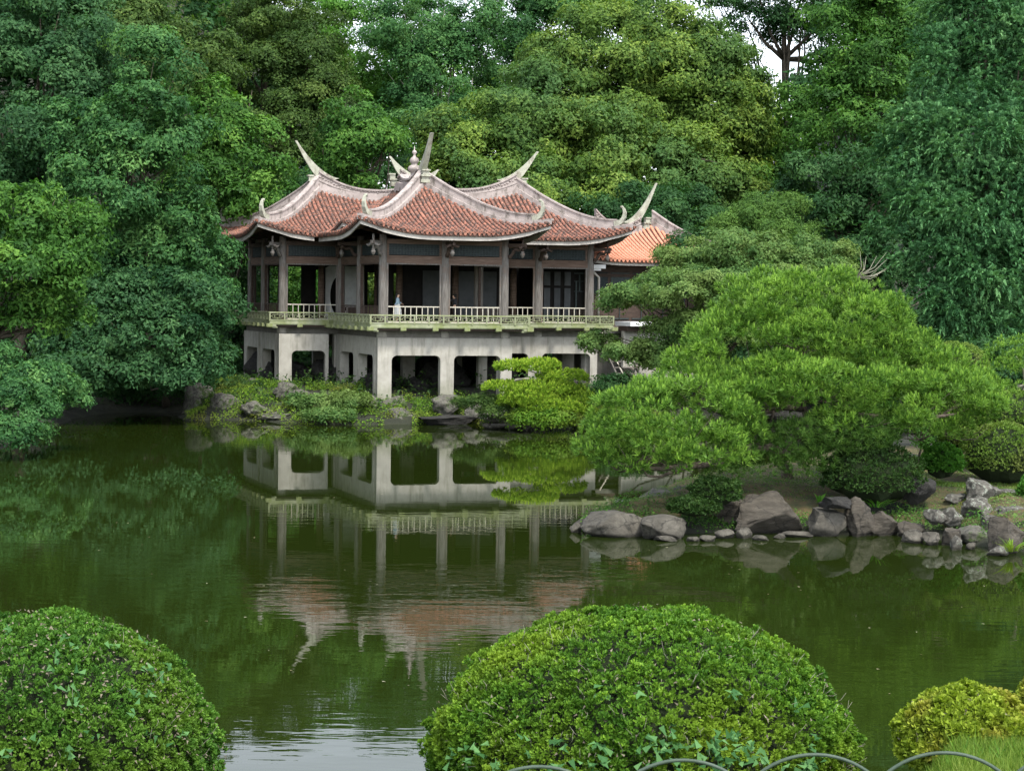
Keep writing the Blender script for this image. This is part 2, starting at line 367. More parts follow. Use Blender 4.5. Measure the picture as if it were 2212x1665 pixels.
def grid_object(name, xs, ys, zf, mat, **kw):
    X, Y = np.meshgrid(xs, ys); Z = zf(X, Y); nx, ny = len(xs), len(ys)
    V = np.stack([X, Y, Z], -1).reshape(-1, 3)
    idx = np.arange(nx * ny).reshape(ny, nx)
    F = np.stack([idx[:-1, :-1], idx[:-1, 1:], idx[1:, 1:], idx[1:, :-1]], -1).reshape(-1, 4)
    me = bpy.data.meshes.new(name); me.from_pydata(V.tolist(), [], F.tolist())
    me.polygons.foreach_set('use_smooth', [True] * len(me.polygons)); me.materials.append(mat); me.update()
    o = bpy.data.objects.new(name, me); COL.objects.link(o); return tag(o, kind='structure', **kw)
xs = np.concatenate([np.arange(-600, -60, 30), np.arange(-60, 60, 1.2), np.arange(60, 620, 30)])
ys = np.concatenate([np.arange(26, 118, 1.0), np.arange(118, 200, 4), np.arange(200, 900, 50)])
grid_object('ground', xs, ys, land_h, soil, label='dark earth bank around the pond under the trees')
# mossy top of the peninsula, a sheet just over the ground
xs2 = np.arange(1, 34, .5); ys2 = np.arange(40, 62, .4)
def moss_h(X, Y):
    return np.where(poly_sdf(X, Y, LAND) > .5, land_h(X, Y) + .03, land_h(X, Y) - .4)
grid_object('mossy_ground', xs2, ys2, moss_h, moss_ground, label='brown and green mossy ground on the pine island')

def near_h(X, Y):
    base = 5.1 - .40 * np.clip(Y - 5.0, 0, 99)
    right = np.where(Y < 8.5, 5.1 - .20 * np.clip(Y - 5.0, 0, 99), 5.1 - .20 * 3.5 - .8 * (Y - 8.5))
    k = np.clip((X - .235 * Y) / .4, 0, 1); k = k * k * (3 - 2 * k)
    z = base * (1 - k) + right * k
    return np.maximum(z + .03 * vn(X, Y, 1.3, 8) * (Y > 5), -1.5)
grid_object('near_bank', np.concatenate([np.arange(-60, -8, 4), np.arange(-8, 8, .25), np.arange(8, 64, 4)]),
            np.concatenate([np.arange(-30, 2, 4), np.arange(2, 24, .25)]), near_h, lawn_m, label='sloping lawn bank in front of the viewer')
wm = MB().add([(-700, -10, 0), (700, -10, 0), (700, 900, 0), (-700, 900, 0)], [(0, 1, 2, 3)])
wm.build('water', water_m, kind='structure', label='dark green still pond with faint ripples')

# ------------------------------------------------------------------ foliage
def unit(n, rng):
    v = rng.normal(size=(n, 3)); return v / np.linalg.norm(v, axis=1, keepdims=True)
def leaf_quads(pos, nrm, size, aspect, rng, jitter=.5, droop=0.0, tri=True, tdir=None):
    """Rhombic leaves: centres pos, facing nrm (+jitter)."""
    n = len(pos)
    nn = nrm + rng.normal(size=(n, 3)) * jitter; nn /= np.linalg.norm(nn, axis=1, keepdims=True)
    t = rng.normal(size=(n, 3)) if tdir is None else tdir + rng.normal(size=(n, 3)) * .25; t -= (t * nn).sum(1, keepdims=True) * nn; t /= np.linalg.norm(t, axis=1, keepdims=True) + 1e-9
    if droop: t[:, 2] -= droop; t /= np.linalg.norm(t, axis=1, keepdims=True)
    b_ = np.cross(nn, t)
    L_ = (size * rng.uniform(.7, 1.3, n))[:, None]; w = L_ * aspect
    if tri: return np.stack([pos - t * L_ * .45 + b_ * w * .5, pos + t * L_ * .55, pos - t * L_ * .45 - b_ * w * .5], 1)
    return np.stack([pos - t * L_ * .5, pos + b_ * w * .5 + nn * L_ * .06, pos + t * L_ * .5, pos - b_ * w * .5 + nn * L_ * .06], 1)

def crown(lobes, pr=1.1, leaf=.215, cover=1.65, flat=.6, aspect=.6, seed=1, fill=.2, jitter=.3, droop=0., lo=-.55, back=.28, shell=.8, frond=0.):
    """lobes: (centre, rx, ry, rz). Puffs of leaves spread over and inside each ellipsoid, leaves thickest on the puffs' tops."""
    rng = np.random.default_rng(seed); VS = []; TS = []
    for c, rx, ry, rz in lobes:
        c = np.array(c); area = 2 * math.pi * ((rx * ry) ** 1.6 / 3 + (rx * rz) ** 1.6 / 3 + (ry * rz) ** 1.6 / 3) ** (1 / 1.6) * 2
        p = min(pr, .6 * min(rx, rz) + .1)
        n = max(6, int(area / (math.pi * p * p * .8)))
        d = unit(n * 2, rng); d = d[d[:, 2] > lo]
        keep = (d[:, 1] < .25) | (rng.random(len(d)) < back); d = d[keep]
        d = d[:int(n * .95)]
        rad = np.where(rng.random(len(d)) < fill, rng.uniform(.35, .75, len(d)), rng.uniform(shell, 1.07, len(d)))
        pc = c + d * np.array([rx, ry, rz]) * rad[:, None]
        pr_i = p * rng.uniform(.55, 1.35, len(d))
        ptint = rng.normal(0, .16, len(d))
        m_ = 11
        ns = np.maximum(3, (cover * math.pi * pr_i ** 2 * 1.15 / (leaf * leaf * aspect * .62) / m_).astype(int))
        pid = np.repeat(np.arange(len(d)), ns); S_ = len(pid)
        q = unit(S_, rng); q[:, 2] = np.abs(q[:, 2]) * np.where(rng.random(S_) < .33, -1, 1)
        ragged = 1 + .3 * np.sin(q[:, 0] * 5 + pid) * np.cos(q[:, 1] * 4 + pid * 1.7)
        rr = pr_i[pid] * rng.uniform(.3, 1.08, S_) ** .6 * ragged
        sc = pc[pid] + q * np.array([1, 1, flat]) * rr[:, None]
        sn = q * .8 + d[pid] * .35 + np.array([0, 0, .35]) + rng.normal(0, .22, (S_, 3)); sn /= np.linalg.norm(sn, axis=1, keepdims=True)
        st = rng.normal(0, .09, S_)
        sr = leaf * 2.1 * rng.uniform(.7, 1.3, S_)
        sid = np.repeat(np.arange(S_), m_); N = len(sid)
        w = rng.normal(size=(N, 3)); w -= (w * sn[sid]).sum(1, keepdims=True) * sn[sid]; w /= np.linalg.norm(w, axis=1, keepdims=True) + 1e-9
        ro = sr[sid] * rng.random(N) ** .5
        pos = sc[sid] + w * ro[:, None] - sn[sid] * (ro * ro / sr[sid] * .35)[:, None] + rng.normal(0, leaf * .22, (N, 3))
        if frond:
            fd = d[pid] * .7 + q * .6 + rng.normal(0, .35, (S_, 3)); fd[:, 2] -= .12; fd /= np.linalg.norm(fd, axis=1, keepdims=True)
            s_ = np.tile(np.linspace(0, 1, m_), S_); fl = frond * rng.uniform(.6, 1.3, S_)[sid]
            sdv = np.cross(fd[sid], np.array([0, 0, 1.0])); sdv /= np.linalg.norm(sdv, axis=1, keepdims=True) + 1e-9
            alt = np.tile(np.where(np.arange(m_) % 2, 1.0, -1.0), S_)
            pos = sc[sid] + fd[sid] * (s_ * fl)[:, None] - np.array([0, 0, 1.0]) * (s_ ** 2 * fl * .45)[:, None] + sdv * (alt * leaf * .3 * (1.1 - s_))[:, None]
            td = fd[sid] - np.array([0, 0, .9]) * s_[:, None] + sdv * (alt * .5)[:, None]
            VS.append(leaf_quads(pos, np.cross(sdv, fd[sid]) * -1 + np.array([0, -.3, .5]), leaf, aspect, rng, .3, 0, True, td))
            TS.append(np.clip(.35 + ptint[pid][sid] + st[sid] + .25 * s_ + rng.normal(0, .1, N), 0, 1)); continue
        VS.append(leaf_quads(pos, sn[sid] + w * .35, leaf, aspect, rng, jitter, droop))
        TS.append(np.clip(.42 + ptint[pid][sid] + st[sid] + rng.normal(0, .13, N), 0, 1))
    return np.concatenate(VS), np.concatenate(TS)

def lobe(x, y, rx, ry, D, deep=.8):
    k = D / FV
    return (P(x, y, D), rx * k, rx * k * deep, ry * k)

def trunk_mb(base, top, r0, lobes, rng, limbs=True, r_limb=None, wob=.35):
    mb = MB(); base = Vector(base); top = Vector(top)
    n = 8; pts = []
    for i in range(n + 1):
        t = i / n; p = base.lerp(top, t)
        p += Vector((math.sin(t * 5 + rng.random() * .6) * wob * t, math.cos(t * 4) * wob * t * .6, 0)); pts.append(p)
    mb.tube(pts, [r0 * (1 - .72 * i / n) + (r0 * .35 if i == 0 else 0) for i in range(n + 1)], 9)
    if limbs:
        for c, rx, ry, rz in lobes:
            c = Vector(c)
            for k in range(3):
                t = rng.uniform(.35, .95); s = base.lerp(top, t)
                j = min(n, int(t * n)); s = pts[j]
                e = c + Vector((rng.uniform(-.75, .75) * rx, rng.uniform(-.7, .5) * ry, rng.uniform(-.3, .7) * rz))
                m_ = s.lerp(e, .5) + Vector((0, 0, -.08 * (e - s).length))
                q = s.lerp(e, .78) + Vector((rng.uniform(-.4, .4), 0, .1))
                rl = (r_limb or r0 * .35)
                mb.tube([s, s.lerp(m_, .55), m_, q, e], [rl, rl * .8, rl * .6, rl * .4, rl * .12], 6)
    return mb

def tree(name, label, leafk, lobes, trunk_x, trunk_D, r0=.35, bark_m=None, top=None, seed=1, group=None, cat='tree', rlimb=None, **kw):
    L_ = [lobe(*l) for l in lobes]
    g = P(trunk_x, 800, trunk_D); base = Vector((g.x, trunk_D, gz(g.x, trunk_D) - .1))
    rng = random.Random(seed)
    if top is None:
        cz = max(l[0][2] for l in L_); cx = sum(l[0][0] for l in L_) / len(L_); cy = sum(l[0][1] for l in L_) / len(L_)
        top = Vector((cx * .7 + base.x * .3, cy, cz))
    else: top = P(*top)
    zs = [l[0][2] for l in L_]; top = Vector((top.x, top.y, sum(zs) / len(zs) * .8 + max(zs) * .2))
    root = thing(name, base, label, cat, group)
    trunk_mb(base, top, r0, L_, rng, r_limb=rlimb).build('trunk', bark_m or bark, root)
    V, T = crown(L_, seed=seed, **kw)
    c = quads_object('crown', V, T, L[leafk], root)
    return root

TREES = 1

# ------------------------------------------------------------------ the pavilion
U = Vector((.942, .2705, 0)); Vv = Vector((-.407, .9135, 0)); O0 = Vector((-6.93, 85.0, 0))
def uv(u, v, z=0.0): p = O0 + U * u + Vv * v; return Vector((p.x, p.y, z))
def bar(mb, a, b, th, z0, z1, off=0.0, z0b=None, z1b=None):
    """Upright board from plan point a to b, thickness th, shifted sideways by off; z at b may differ."""
    d = Vector((b[0] - a[0], b[1] - a[1], 0)).normalized(); n = Vector((d.y, -d.x, 0))
    z0b = z0 if z0b is None else z0b; z1b = z1 if z1b is None else z1b
    q = []
    for (p, za, zb) in ((a, z0, z1), (b, z0b, z1b)):
        for s in (1, -1):
            w = Vector((p[0], p[1], 0)) + n * (off + s * th / 2); q.append((w, za, zb))
    order = (0, 2, 3, 1)
    bot = [(q[i][0].x, q[i][0].y, q[i][1]) for i in order]; tp = [(q[i][0].x, q[i][0].y, q[i][2]) for i in order]
    return mb.hexa(bot, tp)

AU = math.atan2(U.y, U.x); AV = math.atan2(Vv.y, Vv.x)
pav = thing('pavilion', uv(4, 6, 1.0), 'old pavilion with sweeping red tile roofs on a pale concrete base by the pond', 'pavilion')

# concrete base: faces with round-cornered openings
def arcade(p0, p1, openings, z_low, z_open, z_top, th, r=.28):
    """Wall from plan p0 to p1 (outer face), openings (s0, s1) as distances from p0."""
    Ln = (p1 - p0).length; d = (p1 - p0).normalized(); n = Vector((-d.y, d.x, 0))
    if (n.dot(uv(3, 6) - p0)) < 0: n = -n
    out = [(0, z_low)]
    for s0, s1 in openings:
        out += [(s0, z_low)]
        out += [(s0 + r - r * math.cos(a), z_open - r + r * math.sin(a)) for a in [i * math.pi / 12 for i in range(7)]]
        out += [(s1 - r + r * math.sin(a), z_open - r + r * math.cos(a)) for a in [i * math.pi / 12 for i in range(7)]]
        out += [(s1, z_low)]
    out += [(Ln, z_low), (Ln, z_top), (0, z_top)]
    vs = [p0 + d * s + Vector((0, 0, z)) for s, z in out] + [p0 + d * s + n * th + Vector((0, 0, z)) for s, z in out]
    k = len(out)
    return MB().add(vs, [tuple(range(k)), tuple(reversed(range(k, 2 * k)))] + [(i, k + i, k + (i + 1) % k, (i + 1) % k) for i in range(k)])
ZT, ZO = 4.40, 3.46
faces = [
    (uv(-.37, -.37), uv(7.17, -.37), [(.76, 3.42), (4.16, 6.76)]),
    (uv(-.37, .14), uv(-.37, 6.78), [(.25, 2.75), (3.55, 5.9)]),
    (uv(-3.76, 6.80), uv(-.9, 6.80), [(.72, 2.62)]),
    (uv(-3.76, 7.31), uv(-3.76, 14.3), [(.15, 2.75), (3.35, 6.3)]),
    (uv(7.19, 3.40), uv(14.0, 3.40), [(-.0 + .05, 2.55), (3.35, 6.25)]),
    (uv(7.17, .14), uv(7.17, 3.38), [(.4, 2.9)]),
    (uv(14.0, 3.92), uv(14.0, 10.9), [(.5, 3.0), (3.9, 6.2)]),
    (uv(-3.2, 14.35), uv(11, 14.35), [(.6, 3.6), (4.4, 7.4), (8.2, 11.0)]),
]
for a, b_, ops in faces:
    arcade(a, b_, ops, -.3, ZO, ZT, .52).build('base_arcade', concrete, pav)
# jamb piers seen through the openings
for u_, v_, z_ in ((3.45, 5.6, .5), (6.9, 7.2, .5), (-3.45, 10.9, .6), (.0, 7.4, .5), (13.9, 7.2, .6)):
    mb = MB(); c = uv(u_, v_); bar(mb, c - U * .36, c + U * .36, .72, -.2, ZT - .02); mb.build('pier', concrete, pav)
def poly(pts, k=0.0): return [uv(*p) for p in pts]
def ring_pts(k):   # outline of the whole plan offset outward by k
    return [(-k, -k), (6.85 + k, -k), (6.85 + k, 3.75 - k), (13.65 + k, 3.75 - k), (13.65 + k, 10.6 + k), (9, 10.6 + k), (9, 14 + k), (-3.41 - k, 14 + k), (-3.41 - k, 7.15 - k), (-k, 7.15 - k)]
MB().prism(poly(ring_pts(.22)), ZT + .003, 4.80).build('ring_slab', concrete_dark, pav)
for c in ((0, 0), (3.45, 0), (6.85, 0), (-3.41, 7.15), (10.45, 3.75), (13.65, 3.75)):
    MB().lathe(uv(c[0], c[1], ZT + .004), [(.30, 0), (.31, .05), (.31, .33), (.29, .38)], 16).build('column_footing', concrete, pav)
MB().prism(poly(ring_pts(.9)), 4.803, 4.90).build('deck_soffit', wood_dark, pav)
MB().prism(poly(ring_pts(1.0)), 4.903, 5.16).build('deck', moss_wood, pav)
ring = ring_pts(1.0); edge = [(0, 1), (1, 2), (2, 3), (3, 4), (7, 8), (8, 9), (9, 0)]
# edge beam mouldings, corbels, fretwork skirt
def cor_mesh():
    mb = MB(); mb.box((0, .12, 0), (.24, .5, .13)); mb.box((0, -.14, .03), (.3, .12, .19)); mb.box((0, .3, -.09), (.16, .3, .08)); return mb.mesh('corbel', moss_wood)
corbel = cor_mesh()
mb = MB(); mb.box((0, 0, .22), (.075, .075, .44)); post_me = mb.mesh('skirt_post', moss_wood)
def fret_mesh(w):
    """An open fretwork ring with small studs, width w, height .30, centred."""
    mb = MB(); a, b_, t = w / 2 - .05, .085, .028
    o_ = [(-a, 0), (-a + .09, b_), (a - .09, b_), (a, 0), (a - .09, -b_), (-a + .09, -b_)]
    for i in range(6):
        p, q = o_[i], o_[(i + 1) % 6]
        mb.tube([(p[0], 0, p[1]), (q[0], 0, q[1])], t * .62, 4, False)
    for x, z, sx, sz in ((0, .13, .03, .09), (0, -.13, .03, .09), (-a - .03, 0, .07, .03), (a + .03, 0, .07, .03), (-a * .45, 0, .03, b_ * 2 - .02), (a * .45, 0, .03, b_ * 2 - .02)):
        mb.box((x, 0, z), (sx, .03, sz))
    return mb.mesh('fret_panel', moss_wood)
for ei, (i, j) in enumerate(edge):
    a, b_ = uv(*ring[i]), uv(*ring[j]); d = (b_ - a).normalized(); Ln = (b_ - a).length
    ang = math.atan2(d.y, d.x); out = Vector((d.y, -d.x, 0))
    if (uv(3, 7) - a).dot(out) > 0: out = -out
    mb = MB(); bar(mb, a - d * .03, b_ + d * .03, .06, 4.945, 5.00); bar(mb, a - d * .02, b_ + d * .02, .05, 5.165, 5.215)
    mb.build('edge_moulding', moss_wood, pav)
    n = max(2, round(Ln / .80)) if ei in (0, 2, 5) else max(3, round(Ln / .62))
    mb = MB(); bar(mb, a, b_, .10, 5.56, 5.635); mb.build('skirt_rail', moss_wood, pav)
    w = Ln / n; fm = fret_mesh(w - .1)
    for k in range(n + 1):
        p = a + d * min(max(w * k, .02), Ln - .02)
        inst('skirt_post', post_me, pav, (p.x, p.y, 5.12), ang)
        if k < n:
            p = a + d * (w * (k + .5)); inst('fret_panel', fm, pav, (p.x, p.y, 5.385), ang)
    nc = max(2, round(Ln / (1.7 if ei in (0, 2, 5) else 1.0)))
    for k in range(nc + 1):
        p = a + d * (Ln * k / nc) + out * .02
        inst('corbel', corbel, pav, (p.x, p.y, 4.86), math.atan2(out.y, out.x) + math.pi / 2)

# columns, with side frames, beams and transoms
col_pts = [(0, 0), (3.45, 0), (6.85, 0), (6.85, 3.75), (10.45, 3.75), (13.65, 3.75), (13.65, 7.15), (13.65, 10.6), (0, 3.72), (0, 7.15), (-3.41, 7.15), (-3.41, 10.97), (-3.41, 14), (0, 14), (3.45, 14), (3.45, 7.15), (6.85, 7.15), (0.0, 10.97), (3.45, 10.97), (6.85, 10.97), (10.45, 7.15), (9, 14)]
cm = MB().lathe((0, 0, 0), [(.215, 0), (.225, .5), (.22, 2.2), (.205, 4.0), (.2, 4.72)], 16).mesh('column', wood_grey)
cm_in = MB().lathe((0, 0, 0), [(.19, 0), (.19, 3.3)], 12).mesh('column', beam_wood)
for c in col_pts[:15]: inst('column', cm, pav, uv(c[0], c[1], 5.15))
for c in col_pts[15:]: inst('column', cm_in, pav, uv(c[0], c[1], 5.15))
bays = [((0, 0), (3.45, 0)), ((3.45, 0), (6.85, 0)), ((6.85, 3.75), (10.45, 3.75)), ((10.45, 3.75), (13.65, 3.75)), ((0, 0), (0, 3.72)), ((0, 3.72), (0, 7.15)),
        ((-3.41, 7.15), (0, 7.15)), ((-3.41, 7.15), (-3.41, 10.97)), ((-3.41, 10.97), (-3.41, 14)), ((6.85, 0), (6.85, 3.75)), ((13.65, 3.75), (13.65, 7.15)), ((13.65, 7.15), (13.65, 10.6)), ((-3.41, 14), (0, 14)), ((0, 14), (3.45, 14)), ((3.45, 14), (9, 14))]
bal_me = MB().box((0, 0, .37), (.038, .038, .70)).mesh('baluster', rail_wood)
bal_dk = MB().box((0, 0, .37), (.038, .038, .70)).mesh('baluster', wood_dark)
for bi, (p, q) in enumerate(bays):
    a, b_ = uv(*p), uv(*q); d = (b_ - a).normalized(); Ln = (b_ - a).length; ang = math.atan2(d.y, d.x)
    a1, b1 = a + d * .19, b_ - d * .19
    mb = MB(); bar(mb, a1, b1, .17, 8.36, 8.72); bar(mb, a1, b1, .22, 8.70, 8.76); mb.build('lintel', beam_wood, pav)
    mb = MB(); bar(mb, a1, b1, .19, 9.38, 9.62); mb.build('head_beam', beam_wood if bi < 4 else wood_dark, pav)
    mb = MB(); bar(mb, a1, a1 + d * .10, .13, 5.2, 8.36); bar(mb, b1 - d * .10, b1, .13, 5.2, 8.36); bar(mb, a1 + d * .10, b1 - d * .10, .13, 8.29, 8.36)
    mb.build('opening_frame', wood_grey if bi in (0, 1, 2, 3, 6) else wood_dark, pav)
    mb = MB(); bar(mb, a1 + d * .12, b1 - d * .12, .03, 8.80, 9.36)
    pn = mb.build('transom_panel', panel_m, pav)
    mb = MB(); nn = int((Ln - .6) / .16)
    for k in range(nn + 1):
        c = a1 + d * (.12 + (Ln - .62) * k / nn); bar(mb, c - d * .009, c + d * .009, .05, 8.80, 9.36)
    for z in (8.80, 8.92, 9.03, 9.14, 9.25, 9.35):
        bar(mb, a1 + d * .12, b1 - d * .12, .055, z, z + .016)
    mb.build('lattice', lattice_m, pn)
    mb = MB(); bar(mb, a1 + d * .02, a1 + d * .13, .10, 8.77, 9.38); mb.build('transom_post', beam_wood, pav); mb = MB(); bar(mb, b1 - d * .13, b1 - d * .02, .10, 8.77, 9.38); mb.build('transom_post', beam_wood, pav)
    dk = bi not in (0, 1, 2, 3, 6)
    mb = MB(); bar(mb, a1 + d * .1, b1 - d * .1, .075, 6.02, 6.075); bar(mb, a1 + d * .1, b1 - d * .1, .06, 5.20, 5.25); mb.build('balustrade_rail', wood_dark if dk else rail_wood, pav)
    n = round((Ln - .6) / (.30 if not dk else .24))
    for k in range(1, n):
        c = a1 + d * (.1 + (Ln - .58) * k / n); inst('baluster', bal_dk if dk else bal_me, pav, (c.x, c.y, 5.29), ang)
# ceiling, inner floor; dark partitions added to block light inside
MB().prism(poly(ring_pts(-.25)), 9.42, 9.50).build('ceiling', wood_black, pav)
def upx(x, v, z=6.5):
    """u on the line v=const at picture column x."""
    r = (P(x, 640, 100).x) / 100
    return (r * (85 + .9135 * v) + 6.93 + .407 * v) / (.942 - r * .2705)
def partition(x0, x1, v, mat, z0=5.17, z1=9.4, th=.08, name='partition'):
    mb = MB(); bar(mb, uv(upx(x0, v), v), uv(upx(x1, v), v), th, z0, z1); return mb.build(name, mat, pav)
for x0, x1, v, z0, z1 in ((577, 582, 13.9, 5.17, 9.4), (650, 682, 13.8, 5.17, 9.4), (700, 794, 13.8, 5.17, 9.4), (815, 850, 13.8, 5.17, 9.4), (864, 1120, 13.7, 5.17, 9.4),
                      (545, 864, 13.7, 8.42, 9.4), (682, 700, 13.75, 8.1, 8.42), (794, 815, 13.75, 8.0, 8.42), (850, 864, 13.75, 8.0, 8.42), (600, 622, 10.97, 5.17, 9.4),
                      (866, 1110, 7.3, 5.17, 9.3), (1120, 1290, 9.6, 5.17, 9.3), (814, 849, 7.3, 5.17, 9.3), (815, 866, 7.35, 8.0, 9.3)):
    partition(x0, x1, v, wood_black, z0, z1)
# moon gate screen and pale screens inside the left part
def moon_gate():
    v = 12.2; a, b_ = uv(upx(703, v), v), uv(upx(752, v), v); d = (b_ - a).normalized(); Ln = (b_ - a).length
    th = Vector((d.y, -d.x, 0)) * .06; z0, z1 = 5.17, 8.35; cx, cz, R_ = Ln * .62, 6.55, Ln * .42
    N = 40; rim = [(cx + R_ * math.cos(2 * math.pi * i / N), cz + 1.22 * math.sin(2 * math.pi * i / N)) for i in range(N)]
    def outp(i):
        an = 2 * math.pi * i / N; c_, s_ = math.cos(an), math.sin(an)
        k = min((Ln - cx if c_ > 0 else cx) / max(abs(c_), 1e-6), (z1 - cz if s_ > 0 else cz - z0) / max(abs(s_), 1e-6))
        return (cx + c_ * k, cz + s_ * k)
    outl = [outp(i) for i in range(N)]; vs = []
    for off in (th, -th):
        for s, z in rim + outl: w = a + d * s + off; vs.append((w.x, w.y, z))
    fs = []
    for i in range(N):
        j = (i + 1) % N
        fs += [(i, j, N + j, N + i), (2 * N + i, 3 * N + i, 3 * N + j, 2 * N + j), (i, 2 * N + i, 2 * N + j, j), (N + i, N + j, 3 * N + j, 3 * N + i)]
    MB().add(vs, fs).build('moon_gate_screen', white_paint, pav)
moon_gate()
partition(744, 770, 9.2, pale_panel, 5.9, 8.3, name='pale_screen')
for x0, x1, v in ((913, 957, 7.2), (990, 1025, 7.2), (1036, 1072, 7.2)): partition(x0, x1, v, grey_panel, 5.5, 8.1, name='grey_screen')
# door leaves with pale strips and carved panels in the right wing
for k, x in enumerate((1175, 1197, 1219)):
    partition(x, x + 13, 6.6, grey_panel, 7.35, 8.15, .05, 'door_pane'); partition(x, x + 13, 6.6, grey_panel, 5.4, 7.2, .05, 'door_pane')
partition(1152, 1262, 6.75, wood_black, name='door_wall')
for x0, x1, z0, z1 in ((1240, 1262, 8.05, 8.12), (1240, 1264, 7.6, 7.64), (1240, 1264, 7.0, 7.04), (1250, 1253, 7.04, 8.0), (1243, 1246, 5.5, 7.6)):
    partition(x0, x1, 6.6, lattice_m, z0, z1, .04, 'carved_panel')
# brackets with hanging lotus drops
def bracket(u_, v_, du, dv, z=9.35):
    c = uv(u_, v_); d = (U * du + Vv * dv).normalized(); e = c + d * 1.05
    mb = MB(); bar(mb, c + d * .15, e + d * .22, .14, z - .02, z + .16)
    pts = [(c + d * (.2 + .75 * t) + Vector((0, 0, z - .52 + .5 * t - .12 * math.sin(t * 9)))) for t in [i / 7 for i in range(8)]]
    mb.tube(pts, [.10, .12, .08, .11, .08, .1, .07, .09], 7)
    mb.tube([e + Vector((0, 0, z - .35)), e + Vector((0, 0, z + .5))], .065, 8)
    for s in (-1, 1):
        n = Vector((d.y, -d.x, 0)) * s
        mb.tube([e + n * (.05 + .09 * i) + Vector((0, 0, z - .06 + .05 * math.sin(i * 1.7))) for i in range(5)], [.09, .08, .09, .06, .03], 6)
    b = mb.build('eave_bracket', wood_grey if (u_, v_) in ((0, 0), (-3.41, 7.15)) else wood_dark, pav)  # shade under the eave put into the dark wood of most brackets
    MB().lathe((e.x, e.y, z - .62), [(.02, 0), (.075, .06), (.12, .17), (.125, .24), (.07, .27), (.10, .31), (.10, .34), (.04, .36)], 12).build('lotus_drop', wood_grey, b)
for args in ((0, 0, -.9, -.9), (3.45, 0, 0, -1), (6.85, 0, .9, -.9), (10.45, 3.75, 0, -1), (13.65, 3.75, .9, -.9), (-3.41, 7.15, -.9, -.9), (-.3, 7.15, 0, -1), (0, 3.72, -1, 0), (-3.41, 14, -.9, .9)):
    bracket(*args)

# ---- roofs
class Roof:
    def __init__(s, u0, u1, v0, v1, ze, rise, axis, lift=.75):
        s.u0, s.u1, s.v0, s.v1, s.ze, s.rise, s.axis, s.lift = u0, u1, v0, v1, ze, rise, axis, lift
        s.w = min(u1 - u0, v1 - v0) / 2; s.b = (rise - .27 * s.w) / s.w ** 2
    def h(s, u, v):
        du, dv = min(u - s.u0, s.u1 - u), min(v - s.v0, s.v1 - v); d = min(du, dv)
        if d < -1e-6: return -99.0
        z = s.ze + .27 * d + s.b * d * d
        dc = math.hypot(max(du, 0), max(dv, 0)); z += s.lift * max(0, 1 - dc / 4.2) ** 2
        k = (u - (s.u0 + s.w)) / max(s.u1 - s.u0 - 2 * s.w, .1) if s.axis == 'u' else (v - (s.v0 + s.w)) / max(s.v1 - s.v0 - 2 * s.w, .1)
        k = min(max(k, 0), 1) * 2 - 1; z += (k * k - 1) * .55 * (max(d, 0) / s.w) ** 2 * s.sag
        return z
    sag = 1.0
RF = Roof(-1.85, 8.9, -1.6, 12.0, 9.93, 3.0, 'v'); RF.sag = .3
RR = Roof(-1.6, 15.55, 2.15, 12.2, 9.93, 3.0, 'u')
RL = Roof(-5.35, 11.5, 5.55, 15.6, 9.93, 3.0, 'u')
roofs = [RF, RR, RL]
def others(r, u, v, rs): return max([q.h(u, v) for q in rs if q is not r] + [-99])

def roll_mesh(path, r=.088, tile=.27, nseg=6):
    """Row of overlapping barrel tiles along path (list of (point, side vector)); eave end first."""
    mb = MB(); vs = []; fs = []
    # resample
    P_ = [p for p, s in path]; S_ = path[0][1]; cum = [0]
    for a, b_ in zip(P_, P_[1:]): cum.append(cum[-1] + (b_ - a).length)
    tot = cum[-1]; n = max(1, int(tot / tile)); step = tot / n
    def at(s):
        for i in range(len(cum) - 1):
            if s <= cum[i + 1] + 1e-9:
                t = (s - cum[i]) / max(cum[i + 1] - cum[i], 1e-9); return P_[i].lerp(P_[i + 1], t)
        return P_[-1]
    rings = []
    for k in range(n):
        for s, rr in ((k * step, r * 1.14), ((k + 1) * step - .01, r * .9)):
            rings.append((at(s), rr))
    up = Vector((0, 0, 1))
    for c, rr in rings:
        for j in range(nseg + 1):
            a = math.pi * j / nseg; vs.append(c + S_ * math.cos(a) * rr + up * (math.sin(a) * rr * 1.05 - .01))
    m_ = nseg + 1
    for k in range(len(rings) - 1):
        for j in range(nseg): fs.append((k * m_ + j, k * m_ + j + 1, (k + 1) * m_ + j + 1, (k + 1) * m_ + j))
    n0 = len(vs); vs.append(rings[0][0]); fs += [(n0, j + 1, j) for j in range(nseg)]
    return mb.add(vs, fs, False)

def tile_face(root, r, side, rs, mat, name='tile_row', spacing=.26, limit=999):
    """Rows of barrel tiles on one slope of roof r. side: 'v0' front, 'u0' left, 'u1' right, 'v1' back."""
    if side in ('v0', 'v1'): a0, a1 = r.u0, r.u1
    else: a0, a1 = r.v0, r.v1
    n = int((a1 - a0) / spacing); sp = (a1 - a0) / n; cnt = 0
    for i in range(n):
        s = a0 + (i + .5) * sp
        tmax = min(r.w, s - a0, a1 - s)
        if side in ('u0', 'u1', 'v0', 'v1'): tmax -= .02
        pts = []; t = -.06; started = False
        sd = (U if side in ('v0', 'v1') else Vv)
        segs = []
        while t < tmax:
            u, v = {'v0': (s, r.v0 + t), 'v1': (s, r.v1 - t), 'u0': (r.u0 + t, s), 'u1': (r.u1 - t, s)}[side]
            uu = min(max(u, r.u0), r.u1); vv = min(max(v, r.v0), r.v1)
            z = r.h(uu, vv); zo = others(r, uu, vv, rs)
            if z > zo - .02: pts.append((uv(u, v, z + .05), sd))
            elif pts: break
            t += .25
        if len(pts) >= 2:
            o = roll_mesh(pts).build(name, mat, root); cnt += 1
    return cnt

